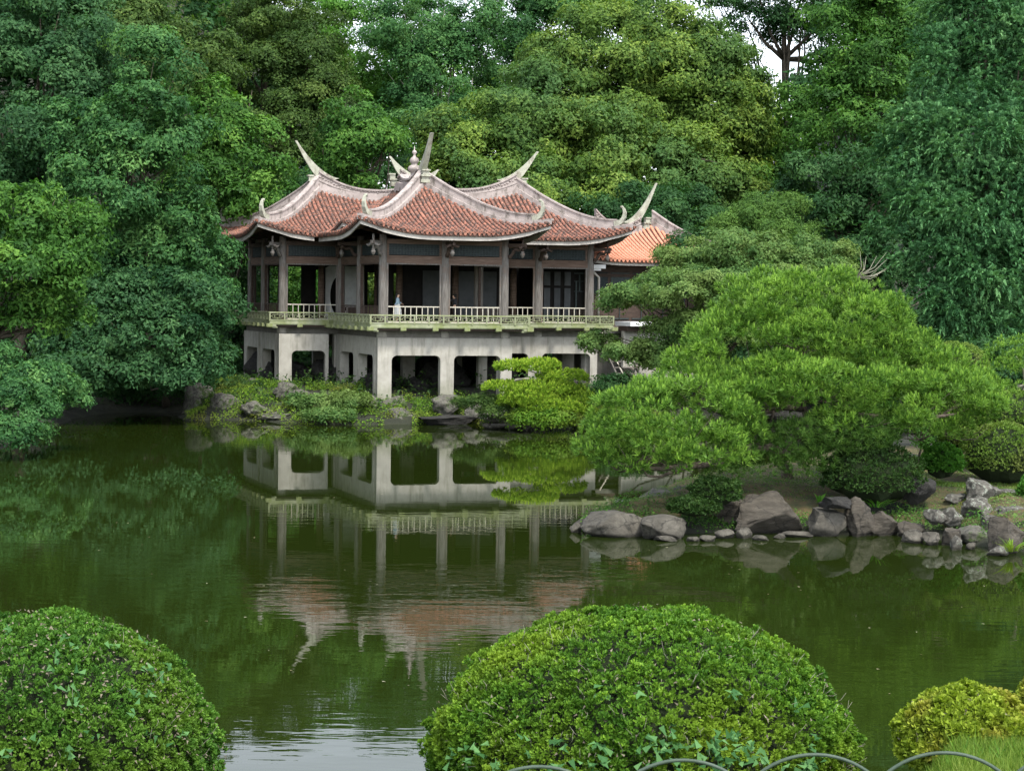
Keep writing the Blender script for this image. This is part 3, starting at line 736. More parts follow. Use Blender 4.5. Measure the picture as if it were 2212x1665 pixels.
def roof_sheet(root, r, rs, mat, name='pan_tiles', thick=.14, step=.42):
    """Continuous tiled sheet under the rows, cut where another roof lies above."""
    nu = int((r.u1 - r.u0) / step); nv = int((r.v1 - r.v0) / step)
    us = [r.u0 + (r.u1 - r.u0) * i / nu for i in range(nu + 1)]; vs_ = [r.v0 + (r.v1 - r.v0) * i / nv for i in range(nv + 1)]
    mb = MB(); vs = []; fs = []
    for v in vs_:
        for u in us: vs.append(uv(u, v, r.h(u, v)))
    n = nu + 1; m_ = len(vs); vs += [Vector((p.x, p.y, p.z - thick)) for p in vs]
    for j in range(nv):
        for i in range(nu):
            a = j * n + i; fs.append((a, a + 1, a + n + 1, a + n)); fs.append((m_ + a, m_ + a + n, m_ + a + n + 1, m_ + a + 1))
    for i in range(nu):
        fs += [(i, m_ + i, m_ + i + 1, i + 1), (nv * n + i, nv * n + i + 1, m_ + nv * n + i + 1, m_ + nv * n + i)]
    for j in range(nv):
        a = j * n; fs += [(a, a + n, m_ + a + n, m_ + a), (a + nu, m_ + a + nu, m_ + a + nu + n, a + nu + n)]
    return mb.add(vs, fs).build(name, mat, root)

def fascia(root, r, side, rs, mat, z_off=-.12, dz=.27, inset=.12):
    """Curved white board under the eave."""
    n = 26; mb = MB(); ring = []
    for i in range(n + 1):
        t = i / n
        if side in ('v0', 'v1'): u = r.u0 + inset + (r.u1 - r.u0 - 2 * inset) * t; v = r.v0 + inset if side == 'v0' else r.v1 - inset
        else: v = r.v0 + inset + (r.v1 - r.v0 - 2 * inset) * t; u = r.u0 + inset if side == 'u0' else r.u1 - inset
        if others(r, u, v, rs) > r.h(u, v) + .05: ring.append(None); continue
        z = r.h(u, v) + z_off; ring.append((uv(u, v, z - dz * (1.0 if .08 < t < .92 else .8)), uv(u, v, z)))
    for p, q in zip(ring, ring[1:]):
        if p and q:
            bar(mb, p[0], q[0], .07, p[0].z, p[1].z, 0, q[0].z, q[1].z)
    if mb.v: mb.build('fascia_board', mat, root)
    # dark soffit lip with round rafter ends
    return

def eave_ends(root, r, side, rs, mat, spacing=.26):
    """Drip tiles hanging between the rows along the eave, one joined strip."""
    if side in ('v0', 'v1'): a0, a1 = r.u0, r.u1
    else: a0, a1 = r.v0, r.v1
    n = int((a1 - a0) / spacing); sp = (a1 - a0) / n; mb = MB(); sd = (U if side in ('v0', 'v1') else Vv)
    outv = {'v0': -Vv, 'v1': Vv, 'u0': -U, 'u1': U}[side]
    for i in range(n + 1):
        s = a0 + i * sp
        u, v = {'v0': (s, r.v0), 'v1': (s, r.v1), 'u0': (r.u0, s), 'u1': (r.u1, s)}[side]
        if others(r, u, v, rs) > r.h(u, v): continue
        c = uv(u, v, r.h(u, v) + .02) + outv * .05
        q = [c - sd * .10 + Vector((0, 0, .03)), c - sd * .07 + Vector((0, 0, -.06)), c + Vector((0, 0, -.13)), c + sd * .07 + Vector((0, 0, -.06)), c + sd * .10 + Vector((0, 0, .03))]
        b2 = [p - outv * .05 + Vector((0, 0, .02)) for p in q]
        mb.add(q + b2, [(4, 3, 2, 1, 0), (5, 6, 7, 8, 9), (0, 1, 6, 5), (1, 2, 7, 6), (2, 3, 8, 7), (3, 4, 9, 8)])
    tag(mb.build('drip_tiles', mat, root), kind='stuff')

def ribbon(mb, path, smooth=False):
    """path: list of (x, y, z_bottom, z_top, thickness). Solid curved wall."""
    k = len(path); vs = []
    for i, (x, y, zb, zt, th) in enumerate(path):
        a = path[max(i - 1, 0)]; b_ = path[min(i + 1, k - 1)]
        d = Vector((b_[0] - a[0], b_[1] - a[1], 0))
        d = d.normalized() if d.length > 1e-6 else Vector((1, 0, 0))
        n = Vector((d.y, -d.x, 0)) * th / 2
        vs += [(x + n.x, y + n.y, zb), (x - n.x, y - n.y, zb), (x - n.x, y - n.y, zt), (x + n.x, y + n.y, zt)]
    fs = [(0, 1, 2, 3), (4 * k - 1, 4 * k - 2, 4 * k - 3, 4 * k - 4)]
    for i in range(k - 1):
        for j in range(4):
            fs.append((4 * i + j, 4 * i + 4 + j, 4 * i + 4 + (j + 1) % 4, 4 * i + (j + 1) % 4))
    return mb.add(vs, fs, smooth)

def hip(root, r, cu, cv, top, rs, curl=1, h=.44, stop=.75):
    """Hip wall from the ridge end down to corner (cu, cv) ending in an upturned hook."""
    su = 1 if cu == r.u1 else -1; sv = 1 if cv == r.v1 else -1
    pts = []; N = 22
    for i in range(N + 1):
        d = r.w + (stop - r.w) * i / N
        u, v = cu - su * d, cv - sv * d
        z = r.h(u, v)
        if others(r, u, v, rs) > z + .35: break
        t = i / N; pts.append((u, v, z, t))
    if len(pts) < 3: return
    full = len(pts) == N + 1
    mb = MB()
    mb_path = [(*uv(u, v)[:2], z - .25, z + .15 + .05 * (1 - t), .52) for u, v, z, t in pts]
    ribbon(mb, mb_path)
    ribbon(mb, [(*uv(u, v)[:2], z + .1, z + .15 + h * (1.15 - .35 * t) + .25 * max(0, .25 - t), .22) for u, v, z, t in pts])
    ribbon(mb, [(*uv(u, v)[:2], z + .12 + h * (1.15 - .35 * t) + .25 * max(0, .25 - t), z + .21 + h * (1.15 - .35 * t) + .25 * max(0, .25 - t), .31) for u, v, z, t in pts])
    mb.build('hip_ridge', plaster, root)
    if full and curl:
        u, v, z, t = pts[-1]; d0 = (U * su + Vv * sv).normalized(); c = uv(u, v, z)
        mb = MB(); pr = [(0, .2), (.22, .24), (.42, .36), (.56, .58), (.6, .84), (.54, 1.06), (.42, 1.16)]
        th = [.30, .28, .25, .21, .17, .13, .10]; hh = [.34, .30, .26, .2, .17, .13, .09]
        P3 = [c + d0 * (a - .1) + Vector((0, 0, b_ + .08)) for a, b_ in pr]
        vs = []; n = Vector((d0.y, -d0.x, 0))
        for i, p in enumerate(P3):
            tt = (P3[min(i + 1, 6)] - P3[max(i - 1, 0)]).normalized(); nn = tt.cross(n).normalized()
            for a, b_ in ((-1, -1), (1, -1), (1, 1), (-1, 1)): vs.append(p + n * a * th[i] / 2 + nn * b_ * hh[i] / 2)
        fs = [(3, 2, 1, 0), (24, 25, 26, 27)] + [(4 * i + j, 4 * i + (j + 1) % 4, 4 * i + 4 + (j + 1) % 4, 4 * i + 4 + j) for i in range(6) for j in range(4)]
        mb.add(vs, fs)
        e = P3[-1]; mb.tube([e - n * .08, e + n * .08], .085, 8)
        mb.build('ridge_curl', spire_m, root)
        # low eave rib from hook to the corner
        mb = MB(); pp = []
        for i in range(5):
            d = stop * (1 - i / 4 * .93); uu, v2 = cu - su * d, cv - sv * d; zz = r.h(uu, v2)
            pp.append((*uv(uu, v2)[:2], zz - .12, zz + .2, .34))
        ribbon(mb, pp); mb.build('corner_rib', plaster, root)

def ridge(root, p0, p1, zf, spires, hmid=.5, hend=.95, thick=.3):
    """Sagging ridge wall from uv p0 to p1; spires: (at p0?, at p1?) swallow-tail blades."""
    mb = MB(); N = 24; A, B = Vector(p0 + (0,)), Vector(p1 + (0,))
    path = []
    for i in range(N + 1):
        t = i / N; q = A.lerp(B, t); k = abs(2 * t - 1)
        path.append((q.x, q.y, zf(q.x, q.y), hmid + (hend - hmid) * k ** 2.4))
    w = lambda q: uv(q[0], q[1])
    ribbon(mb, [(*w(q)[:2], q[2] - .3, q[2] + .18, thick * 2.3) for q in path])
    ribbon(mb, [(*w(q)[:2], q[2], q[2] + q[3] - .06, thick) for q in path])
    ribbon(mb, [(*w(q)[:2], q[2] + q[3] - .10, q[2] + q[3], thick * 1.55) for q in path])
    ribbon(mb, [(*w(q)[:2], q[2] + q[3] * .38, q[2] + q[3] * .38 + .05, thick * 1.3) for q in path])
    rb = mb.build('ridge_wall', plaster, root)
    # scroll relief along the wall
    mb = MB(); rr = random.Random(3)
    d = (uv(*p1) - uv(*p0)).normalized(); n = Vector((d.y, -d.x, 0)); Ln = (uv(*p1) - uv(*p0)).length
    for i in range(int(Ln / .16)):
        t = (i + .5) / int(Ln / .16); q = A.lerp(B, t); k = abs(2 * t - 1); hh = hmid + (hend - hmid) * k ** 2.4
        c = uv(q.x, q.y, zf(q.x, q.y) + hh * .62 + rr.uniform(-.04, .04))
        for s in (1, -1):
            mb.tube([c + n * s * thick * .48 - d * .06, c + n * s * thick * .6 + Vector((0, 0, .05)), c + n * s * thick * .48 + d * .06], [.02, .045, .02], 5)
    tag(mb.build('scroll_relief', plaster, rb), kind='stuff')
    for e, (on, zt, reach) in enumerate(spires):
        if not on: continue
        q = path[0] if e == 0 else path[-1]; q2 = path[4] if e == 0 else path[-5]
        c = w(q); dd = (w(q) - w(q2)).normalized(); z0 = q[2]; top0 = q[2] + q[3]
        mb = MB(); M = 12; vs = []; nn = Vector((dd.y, -dd.x, 0))
        for i in range(M + 1):
            t = i / M
            # upper (inner) curve and lower (outer) curve of the blade
            xu = -1.2 + (reach + 1.2) * t; zu = top0 - .1 - .32 * (1 - t) + (zt - top0 + .1) * t ** 1.9
            xl = -.4 + (reach + .5) * t + .05 * (1 - t); zl = z0 + .25 + (zt - z0 - .22) * t ** 1.55
            if t == 1: xl, zl = reach + .11, zt - .02
            th = thick * (.95 - .5 * t)
            for (x, z) in ((xl, zl), (xu, zu)):
                for s in (1, -1):
                    p = c + dd * x + nn * s * th / 2; vs.append((p.x, p.y, z))
        fs = [(0, 1, 3, 2), (4 * M, 4 * M + 2, 4 * M + 3, 4 * M + 1)]
        for i in range(M):
            a = 4 * i; b_ = a + 4
            fs += [(a, a + 2, b_ + 2, b_), (a + 1, b_ + 1, b_ + 3, a + 3), (a, b_, b_ + 1, a + 1), (a + 2, a + 3, b_ + 3, b_ + 2)]
        mb.add(vs, fs).build('spire', spire_m, root)
        # stepped block under the spire, on the gable end
        mb = MB()
        for k, (s, zz, hh) in enumerate(((.52, -.30, .18), (.42, -.12, .16), (.56, .04, .09), (.38, .13, .22), (.48, .35, .08))):
            mb.box((*(c + dd * (.32 + .04 * k))[:2], z0 + zz + hh / 2 + .25), (s * .8, s, hh), math.atan2(dd.y, dd.x))
        mb.build('spire_block', spire_m, root)
    return rb

for r, sides in ((RF, ('v0', 'u0', 'u1')), (RR, ('v0', 'u1')), (RL, ('v0', 'u0'))):
    roof_sheet(pav, r, roofs, pan_m)
    for s_ in sides: tile_face(pav, r, s_, roofs, tile_m)
    for s_ in ('v0', 'v1', 'u0', 'u1'):
        fascia(pav, r, s_, roofs, fascia_m)
        if s_ in sides: eave_ends(pav, r, s_, roofs, tile_m)
zf = lambda r: (lambda u, v: r.h(min(max(u, r.u0), r.u1), min(max(v, r.v0), r.v1)))
ridge(pav, (RF.u0 + RF.w, RF.v0 + RF.w), (RF.u0 + RF.w, 7.0), zf(RF), ((True, 15.55, 1.35), (False, 0, 0)), .45, .8, .44)
ridge(pav, (RR.u0 + RR.w, RR.v0 + RR.w), (RR.u1 - RR.w, RR.v0 + RR.w), zf(RR), ((True, 14.6, .55), (True, 15.2, 1.25)))
ridge(pav, (RL.u0 + RL.w, RL.v0 + RL.w), (RL.u1 - RL.w, RL.v0 + RL.w), zf(RL), ((True, 15.6, 1.3), (True, 14.2, .5)))
for cu, cv in ((RF.u0, RF.v0), (RF.u1, RF.v0)): hip(pav, RF, cu, cv, 0, roofs)
for cu, cv in ((RR.u1, RR.v0), (RR.u1, RR.v1)): hip(pav, RR, cu, cv, 0, roofs)
for cu, cv in ((RL.u0, RL.v0), (RL.u0, RL.v1)): hip(pav, RL, cu, cv, 0, roofs)
g0 = uv(3.5, 5.0, RF.h(3.5, 5.0) + .4)
MB().lathe(g0, [(.30, 0), (.30, .18), (.2, .22), (.2, .4), (.34, .5), (.38, .62), (.3, .75), (.14, .84), (.2, .92), (.27, 1.05), (.2, 1.2), (.09, 1.28), (.06, 1.4), (.14, 1.5), (.12, 1.58), (.03, 1.66), (.02, 1.85)], 14).build('gourd_finial', plaster, pav)

# ---- annex behind the right wing
annex = thing('annex_hall', uv(17, 8, 1.0), 'lower hall with cleaner orange tiles behind the right end of the pavilion', 'building')
RA = Roof(12.4, 24.4, 5.0, 13.2, 8.86, 2.45, 'u', .55); ra = [RA]
roof_sheet(annex, RA, ra, pan_m)
tile_face(annex, RA, 'v0', ra, tile_new); tile_face(annex, RA, 'u1', ra, tile_new); eave_ends(annex, RA, 'v0', ra, tile_new)
for s_ in ('v0', 'u1', 'v1', 'u0'): fascia(annex, RA, s_, ra, fascia_m, dz=.2)
ridge(annex, (RA.u0 + RA.w, RA.v0 + RA.w), (RA.u1 - RA.w - .8, RA.v0 + RA.w), zf(RA), ((False, 0, 0), (True, 13.75, .95)), .4, .75)
hip(annex, RA, RA.u1, RA.v0, 0, ra, stop=.5)
mb = MB(); bar(mb, uv(14.6, 6.4), uv(23.2, 6.4), .15, 4.9, 9.0); bar(mb, uv(23.2, 6.4), uv(23.2, 12), .15, 4.9, 9.0); mb.build('wall', wood_dark, annex)
for k in range(5):
    mb = MB(); a = uv(14.8 + k * 1.4, 6.28); bar(mb, a, a + U * 1.2, .05, 6.9, 7.9); bar(mb, a, a + U * 1.2, .06, 5.4, 5.48); bar(mb, a, a + U * 1.2, .06, 8.1, 8.16); bar(mb, a + U * .58, a + U * .62, .06, 5.4, 6.9)
    mb.build('lattice_door', lattice_m if k else panel_m, annex)
mb = MB(); mb.prism([uv(14.9, 5.2), uv(24, 5.2), uv(24, 12.6), uv(14.9, 12.6)], 4.6, 4.85); mb.build('floor_slab', concrete_dark, annex)
mb = MB(); mb.prism([uv(15.2, 6.4), uv(23.4, 6.4), uv(23.4, 12), uv(15.2, 12)], .5, 4.597); mb.build('foundation_wall', concrete, annex)
g = uv(14.75, 5.15); mb = MB(); mb.box((g.x, g.y, 8.48), (.95, .35, .22), AU); mb.box((g.x - .1, g.y, 8.30), (.6, .3, .12), AU); mb.build('gutter_box', white_paint, annex)
MB().tube([(g.x - .2, g.y, 8.3), (g.x - .2, g.y, 8.15), (g.x + .12, g.y, 7.85), (g.x + .12, g.y, 4.9)], .07, 10).build('downpipe', fascia_m, annex)

# stairs beside the base, garden wall behind
st = thing('wooden_steps', uv(15.5, 4.2, 1.0), 'weathered open wooden steps beside the right end of the concrete base', 'steps')
a0, top = uv(15.2, 2.6, 1.25), uv(15.2, 6.6, 4.9)
for o_ in (0, 1.5):
    s = a0 + U * o_; e = top + U * o_
    MB().hexa([s + U * .0, s + U * .09, e + U * .09, e], [p + Vector((0, 0, .3)) for p in (s, s + U * .09, e + U * .09, e)]).build('stringer', wood_grey, st)
for k in range(11):
    p = a0.lerp(top, (k + .5) / 11) + Vector((0, 0, .2)); mb = MB(); bar(mb, p + U * .09, p + U * 1.5, .3, p.z, p.z + .06); mb.build('tread', wood_grey, st)
MB().tube([a0 + Vector((0, 0, 1.1)), top + Vector((0, 0, .9))], .045, 6).build('handrail', rail_wood, st)
gw = thing('garden_wall', P(1400, 760, 93), 'pale plastered garden wall with a flat light coping behind the maple', 'wall')
a, b_ = P(1345, 700, 93), P(1520, 700, 96)
mb = MB(); bar(mb, a, b_, .25, 1.0, 4.75); mb.build('wall_face', concrete, gw)
mb = MB(); bar(mb, a, b_, 1.6, 5.05, 5.30, 0); mb.build('coping', white_paint, gw)
mb = MB(); bar(mb, a, b_, .9, 4.76, 5.04); mb.build('eave_board', wood_dark, gw)

# ------------------------------------------------------------------ trees (crown lobes as (x, y, rx, ry, distance))
G1 = 'trees on the wooded left bank'; G2 = 'tall trees behind the pavilion'; G3 = 'trees on the right bank'
tree('broadleaf_tree', 'dark blue green tree filling the upper left corner', 'blue',
     [(40, 90, 190, 130, 88), (130, 250, 120, 110, 87), (10, 330, 130, 130, 85), (150, 30, 110, 90, 90), (60, 480, 150, 120, 88)], 40, 89, .4, seed=1, group=G1, pr=1.2)
tree('broadleaf_tree', 'grey green leaning tree with light leaf tips, between the corner tree and the maple', 'teal',
     [(330, 150, 75, 90, 85), (300, 300, 110, 110, 83), (370, 330, 80, 90, 84), (230, 420, 110, 110, 82), (370, 470, 90, 80, 84), (420, 570, 90, 90, 85), (280, 570, 100, 110, 84), (170, 300, 90, 80, 84)], 300, 96, .26, bark, seed=2, group=G1, pr=.9)
tree('maple_tree', 'fresh green maple reaching in from the left edge', 'mid',
     [(40, 470, 110, 70, 70), (120, 520, 100, 60, 70), (60, 590, 140, 70, 69), (170, 470, 70, 40, 71), (30, 680, 120, 70, 70), (120, 660, 90, 50, 70)], -60, 72, .25, seed=3, group=G1, pr=.7, flat=.4)
tree('maple_tree', 'low grey green maple hanging over the water at the left edge', 'teal',
     [(60, 830, 100, 45, 66), (130, 855, 78, 35, 67), (30, 880, 100, 55, 64), (20, 930, 80, 35, 63), (-20, 790, 90, 60, 66)], -70, 68, .2, seed=4, group=G1, pr=.5, flat=.45, leaf=.15)
tree('maple_tree', 'dark layered maple spreading over the shore left of the concrete base', 'blue',
     [(400, 640, 100, 50, 82), (330, 730, 130, 60, 81), (430, 700, 75, 45, 83), (250, 790, 110, 55, 80), (380, 800, 100, 42, 81), (240, 650, 110, 60, 82), (320, 600, 100, 50, 84), (200, 730, 100, 80, 82), (430, 640, 50, 40, 83), (160, 810, 90, 50, 80), (440, 760, 60, 30, 83)], 360, 89, .2, seed=5, group=G1, pr=.7, flat=.38)
tree('maple_tree', 'slender dark maple touching the left end of the deck', 'blue',
     [(390, 520, 45, 40, 90), (400, 580, 60, 45, 90), (465, 620, 42, 34, 88), (505, 652, 32, 26, 87.5), (455, 685, 50, 28, 88)], 430, 93, .13, seed=6, group=G1, pr=.55, flat=.4)
tree('broadleaf_tree', 'green conical tree with drooping tiers left of the highest left spire', 'mid',
     [(500, 240, 70, 70, 100), (520, 340, 100, 80, 99), (470, 420, 110, 80, 98), (560, 430, 80, 60, 99), (430, 330, 60, 80, 99), (500, 490, 100, 60, 100)], 500, 103, .3, seed=7, group=G1, pr=1.0, leaf=.25)
tree('broadleaf_tree', 'tall yellowish green tree over the grey green leaning tree', 'olive',
     [(300, 60, 110, 80, 102), (360, 200, 90, 80, 101), (240, 140, 90, 90, 100), (420, 120, 70, 90, 102)], 320, 106, .4, seed=8, group=G1, pr=1.2, leaf=.25)
tree('camphor_tree', 'large dark olive camphor tree above the left wing', 'olive',
     [(480, 60, 110, 80, 142), (600, 60, 120, 90, 142), (560, 180, 110, 90, 140), (660, 150, 90, 90, 140), (700, 230, 70, 80, 139), (470, 180, 80, 80, 140), (620, 300, 110, 90, 139), (640, 390, 60, 60, 138)], 580, 145, .6, seed=9, group=G2, pr=1.4, leaf=.25)
tree('broadleaf_tree', 'rounded bright green tree just above the left wing ridge', 'mid',
     [(770, 260, 70, 60, 106), (800, 330, 65, 55, 105), (730, 330, 60, 60, 105), (760, 400, 70, 50, 106), (830, 300, 40, 45, 106)], 770, 110, .35, seed=10, group=G2, pr=1.1, leaf=.25)
tree('broadleaf_tree', 'airy pale green tree with sky showing through, top left of centre', 'pale',
     [(700, 110, 75, 55, 146), (760, 190, 90, 70, 144), (690, 20, 60, 40, 148), (830, 110, 55, 50, 147), (840, 200, 60, 70, 145), (770, 40, 50, 38, 148), (730, 260, 70, 50, 144)], 750, 150, .3, bark_pale, seed=11, group=G2, pr=1.5, cover=1.5, fill=.4, leaf=.26)
tree('broadleaf_tree', 'tall teal green tree with bare pale limbs behind the centre', 'teal',
     [(900, 70, 100, 75, 140), (965, 150, 90, 90, 139), (880, 210, 70, 90, 138), (1010, 50, 85, 60, 141), (900, 300, 90, 60, 137), (990, 260, 75, 60, 137), (850, 20, 60, 40, 142)], 955, 144, .45, bark_pale, seed=12, group=G2, pr=1.5, cover=1.6, fill=.35, leaf=.25, rlimb=.14)
tree('broadleaf_tree', 'dark tall tree with gaps of sky beside the big camphor', 'teal',
     [(1100, 80, 80, 75, 146), (1170, 30, 110, 50, 147), (1080, 170, 60, 50, 144), (1280, 20, 130, 40, 148), (1150, 150, 70, 60, 146)], 1100, 150, .4, bark, seed=13, group=G2, pr=1.4, cover=1.3, fill=.4, leaf=.26, rlimb=.12)
tree('broadleaf_tree', 'distant mid green tree filling in behind the airy pale tree', 'mid',
     [(640, 150, 110, 120, 158), (800, 240, 140, 90, 158), (960, 240, 120, 110, 159), (1080, 250, 110, 70, 158), (1120, 120, 70, 60, 160), (870, 130, 60, 70, 160)], 850, 162, .4, bark, seed=91, group=G2, pr=1.7, cover=1.5, leaf=.32, back=.1)
tree('camphor_tree', 'huge domed yellow green camphor tree behind the right wing', 'camphor',
     [(1370, 235, 265, 215, 121), (1300, 145, 150, 115, 119), (1460, 150, 150, 120, 119), (1555, 215, 95, 105, 118), (1200, 215, 120, 85, 117), (1530, 320, 110, 120, 119), (1120, 310, 190, 100, 115), (1010, 300, 95, 70, 114), (1250, 330, 200, 110, 114), (1430, 400, 190, 110, 114), (1200, 430, 200, 80, 111), (1560, 440, 90, 85, 113), (1010, 370, 110, 60, 111)], 1330, 122, 1.1, seed=14, group=G2, pr=1.5, leaf=.27, rlimb=.3, cover=1.9, back=.15)
tree('broadleaf_tree', 'sparse tall tree with twisting dark trunks against the white sky', 'dark',
     [(1640, 60, 80, 50, 132), (1780, 40, 75, 55, 132), (1700, -10, 120, 35, 132), (1790, 110, 50, 50, 133), (1610, 120, 32, 22, 132), (1560, 10, 60, 22, 132), (1710, 70, 60, 45, 134)], 1705, 134, .6, bark, (1700, 40, 133), seed=15, group=G2, pr=1.1, cover=1.15, fill=.5, leaf=.24, rlimb=.2)
tree('broadleaf_tree', 'soft mid green tree under the sparse tall tree', 'mid',
     [(1680, 230, 70, 50, 122), (1620, 310, 70, 60, 121), (1720, 300, 70, 70, 121), (1650, 400, 90, 70, 120)], 1660, 125, .35, seed=16, group=G2, pr=1.1, cover=2, leaf=.25)
tree('broadleaf_tree', 'vivid green tall tree left of the big conifer', 'mid',
     [(1850, 40, 110, 90, 108), (1880, 170, 110, 90, 107), (1800, 170, 70, 70, 107), (1830, 280, 110, 80, 106), (1920, 60, 90, 90, 108), (1900, 330, 70, 60, 106)], 1880, 111, .4, seed=17, group=G3, pr=1.1, leaf=.25)
tree('broadleaf_tree', 'dark glossy evergreen between the vivid tree and the pale pine', 'dark',
     [(1800, 370, 90, 60, 98), (1870, 440, 80, 80, 97), (1790, 470, 90, 70, 97), (1880, 540, 80, 70, 96), (1710, 440, 60, 50, 99), (1920, 620, 60, 70, 95), (1800, 560, 80, 50, 96)], 1850, 100, .3, seed=18, group=G3, pr=.9, leaf=.25)
tree('conifer_tree', 'huge blue green conifer with drooping sprays at the right edge', 'cedar',
     [(2110, 60, 105, 110, 82), (2060, 180, 95, 110, 81), (2190, 160, 110, 120, 81), (2020, 320, 105, 100, 80), (2150, 320, 150, 110, 79), (1990, 450, 92, 90, 79), (2120, 460, 140, 100, 78), (2230, 400, 110, 130, 79),
      (2010, 570, 90, 75, 78), (2140, 590, 130, 90, 77), (2050, 650, 90, 70, 77), (2230, 560, 90, 110, 78), (2110, 700, 100, 42, 77), (2120, -40, 70, 70, 82)], 2150, 86, .5, seed=19, group=G3, pr=.95, leaf=.22, aspect=.42, flat=.8, back=.15, frond=.42, cover=2.0)
tree('broadleaf_tree', 'dark tree in shade behind the conifer at the right edge', 'dark', [(2230, 640, 120, 90, 92), (2150, 720, 150, 60, 92), (2240, 250, 90, 250, 96), (1990, 690, 90, 60, 92)], 2240, 95, .4, seed=20, group=G3, pr=1.0)
tree('pine_tree', 'pale grey green pine rising behind the maple', 'pine2',
     [(1660, 450, 70, 32, 88), (1620, 490, 80, 35, 87), (1700, 510, 70, 35, 87)], 1660, 90, .2, seed=21, group=G3, pr=.6, leaf=.2, aspect=.25)
mp = tree('maple_tree', 'broad layered maple with yellowish tips hiding the annex corner', 'maple',
     [(1530, 560, 95, 42, 78), (1610, 550, 120, 50, 77), (1740, 565, 115, 50, 78), (1390, 640, 75, 38, 77), (1530, 635, 130, 55, 75), (1680, 630, 130, 60, 75), (1475, 705, 75, 40, 76), (1560, 710, 110, 60, 75), (1790, 630, 70, 70, 77), (1385, 765, 80, 32, 76), (1470, 770, 90, 45, 76), (1290, 745, 45, 26, 78), (1440, 605, 60, 32, 78), (1335, 650, 45, 24, 78)],
     1500, 79, .18, seed=22, group=G3, pr=.65, flat=.45, leaf=.14, cover=1.9)
rt = random.Random(5); mb = MB(); s0 = P(1850, 600, 76)
for k in range(14):
    e = s0 + Vector((rt.uniform(.1, 1.5), rt.uniform(-.3, .3), rt.uniform(.1, 1.3))); m_ = s0.lerp(e, .5) + Vector((.15, 0, -.1))
    mb.tube([s0, m_, e], [.03, .018, .005], 4)
mb.build('bare_twig', bark_pale, mp)
# greenery seen through and beside the pavilion
for i, (lab, lk, x, y, rx, ry, D) in enumerate((
        ('dark bushy tree seen through the left openings of the deck', 'mid', 600, 640, 90, 110, 106), ('bright shrub seen through the narrow centre opening of the deck', 'bright', 690, 660, 40, 70, 104),
        ('yellow green hedge bush seen beside the front left column', 'camphor', 830, 640, 70, 80, 104), ('dark evergreen behind the left wing roof', 'dark', 700, 470, 140, 90, 112),
        ('dark evergreen behind the centre of the roofs', 'dark', 1000, 460, 180, 80, 114), ('dark evergreen filling the gap above the annex ridge', 'dark', 1400, 480, 170, 80, 106), ('shadowed shrub under the trees left of the base', 'dark', 470, 800, 90, 60, 101),
        ('shadowed shrub behind the maple trunks at far left', 'dark', 120, 720, 160, 120, 92), ('deep shaded shrub by the slabs on the left shore', 'dark', 300, 830, 150, 45, 92),
        ('dark bush behind the annex foundation', 'dark', 1750, 760, 230, 90, 92), ('dense dark bush between the annex and the pale pine', 'dark', 1560, 560, 130, 70, 96))):
    tree('evergreen_shrub', lab, lk, [(x, y, rx, ry, D)], x, D + 1, .12, seed=40 + i, cat='bush', pr=.9, fill=.35)
# far woods closing the view
V_, T_ = [], []
for i, (x, y, rx, ry, D) in enumerate(((-80, 200, 260, 300, 118), (180, 180, 220, 260, 120), (330, 200, 200, 250, 126), (560, 330, 180, 180, 150), (800, 430, 240, 150, 158), (1100, 450, 260, 170, 158), (1400, 400, 260, 220, 145), (1650, 450, 200, 190, 145), (1870, 250, 130, 270, 128), (2100, 220, 260, 330, 118), (2250, 300, 260, 350, 124), (-350, 300, 260, 260, 110), (2600, 300, 300, 300, 100), (200, 650, 350, 160, 112), (560, 700, 300, 100, 118), (1000, 640, 300, 100, 125), (1900, 620, 400, 160, 116))):
    a, b_ = crown([lobe(x, y, rx, ry, D, .35)], pr=2.2, leaf=.66, cover=1.6, seed=70 + i, back=0.05, fill=.1, lo=-.9); V_.append(a); T_.append(b_)
quads_object('far_woods', np.concatenate(V_), np.concatenate(T_), L['dark'], kind='stuff', label='dark woods closing the view behind all the trees')

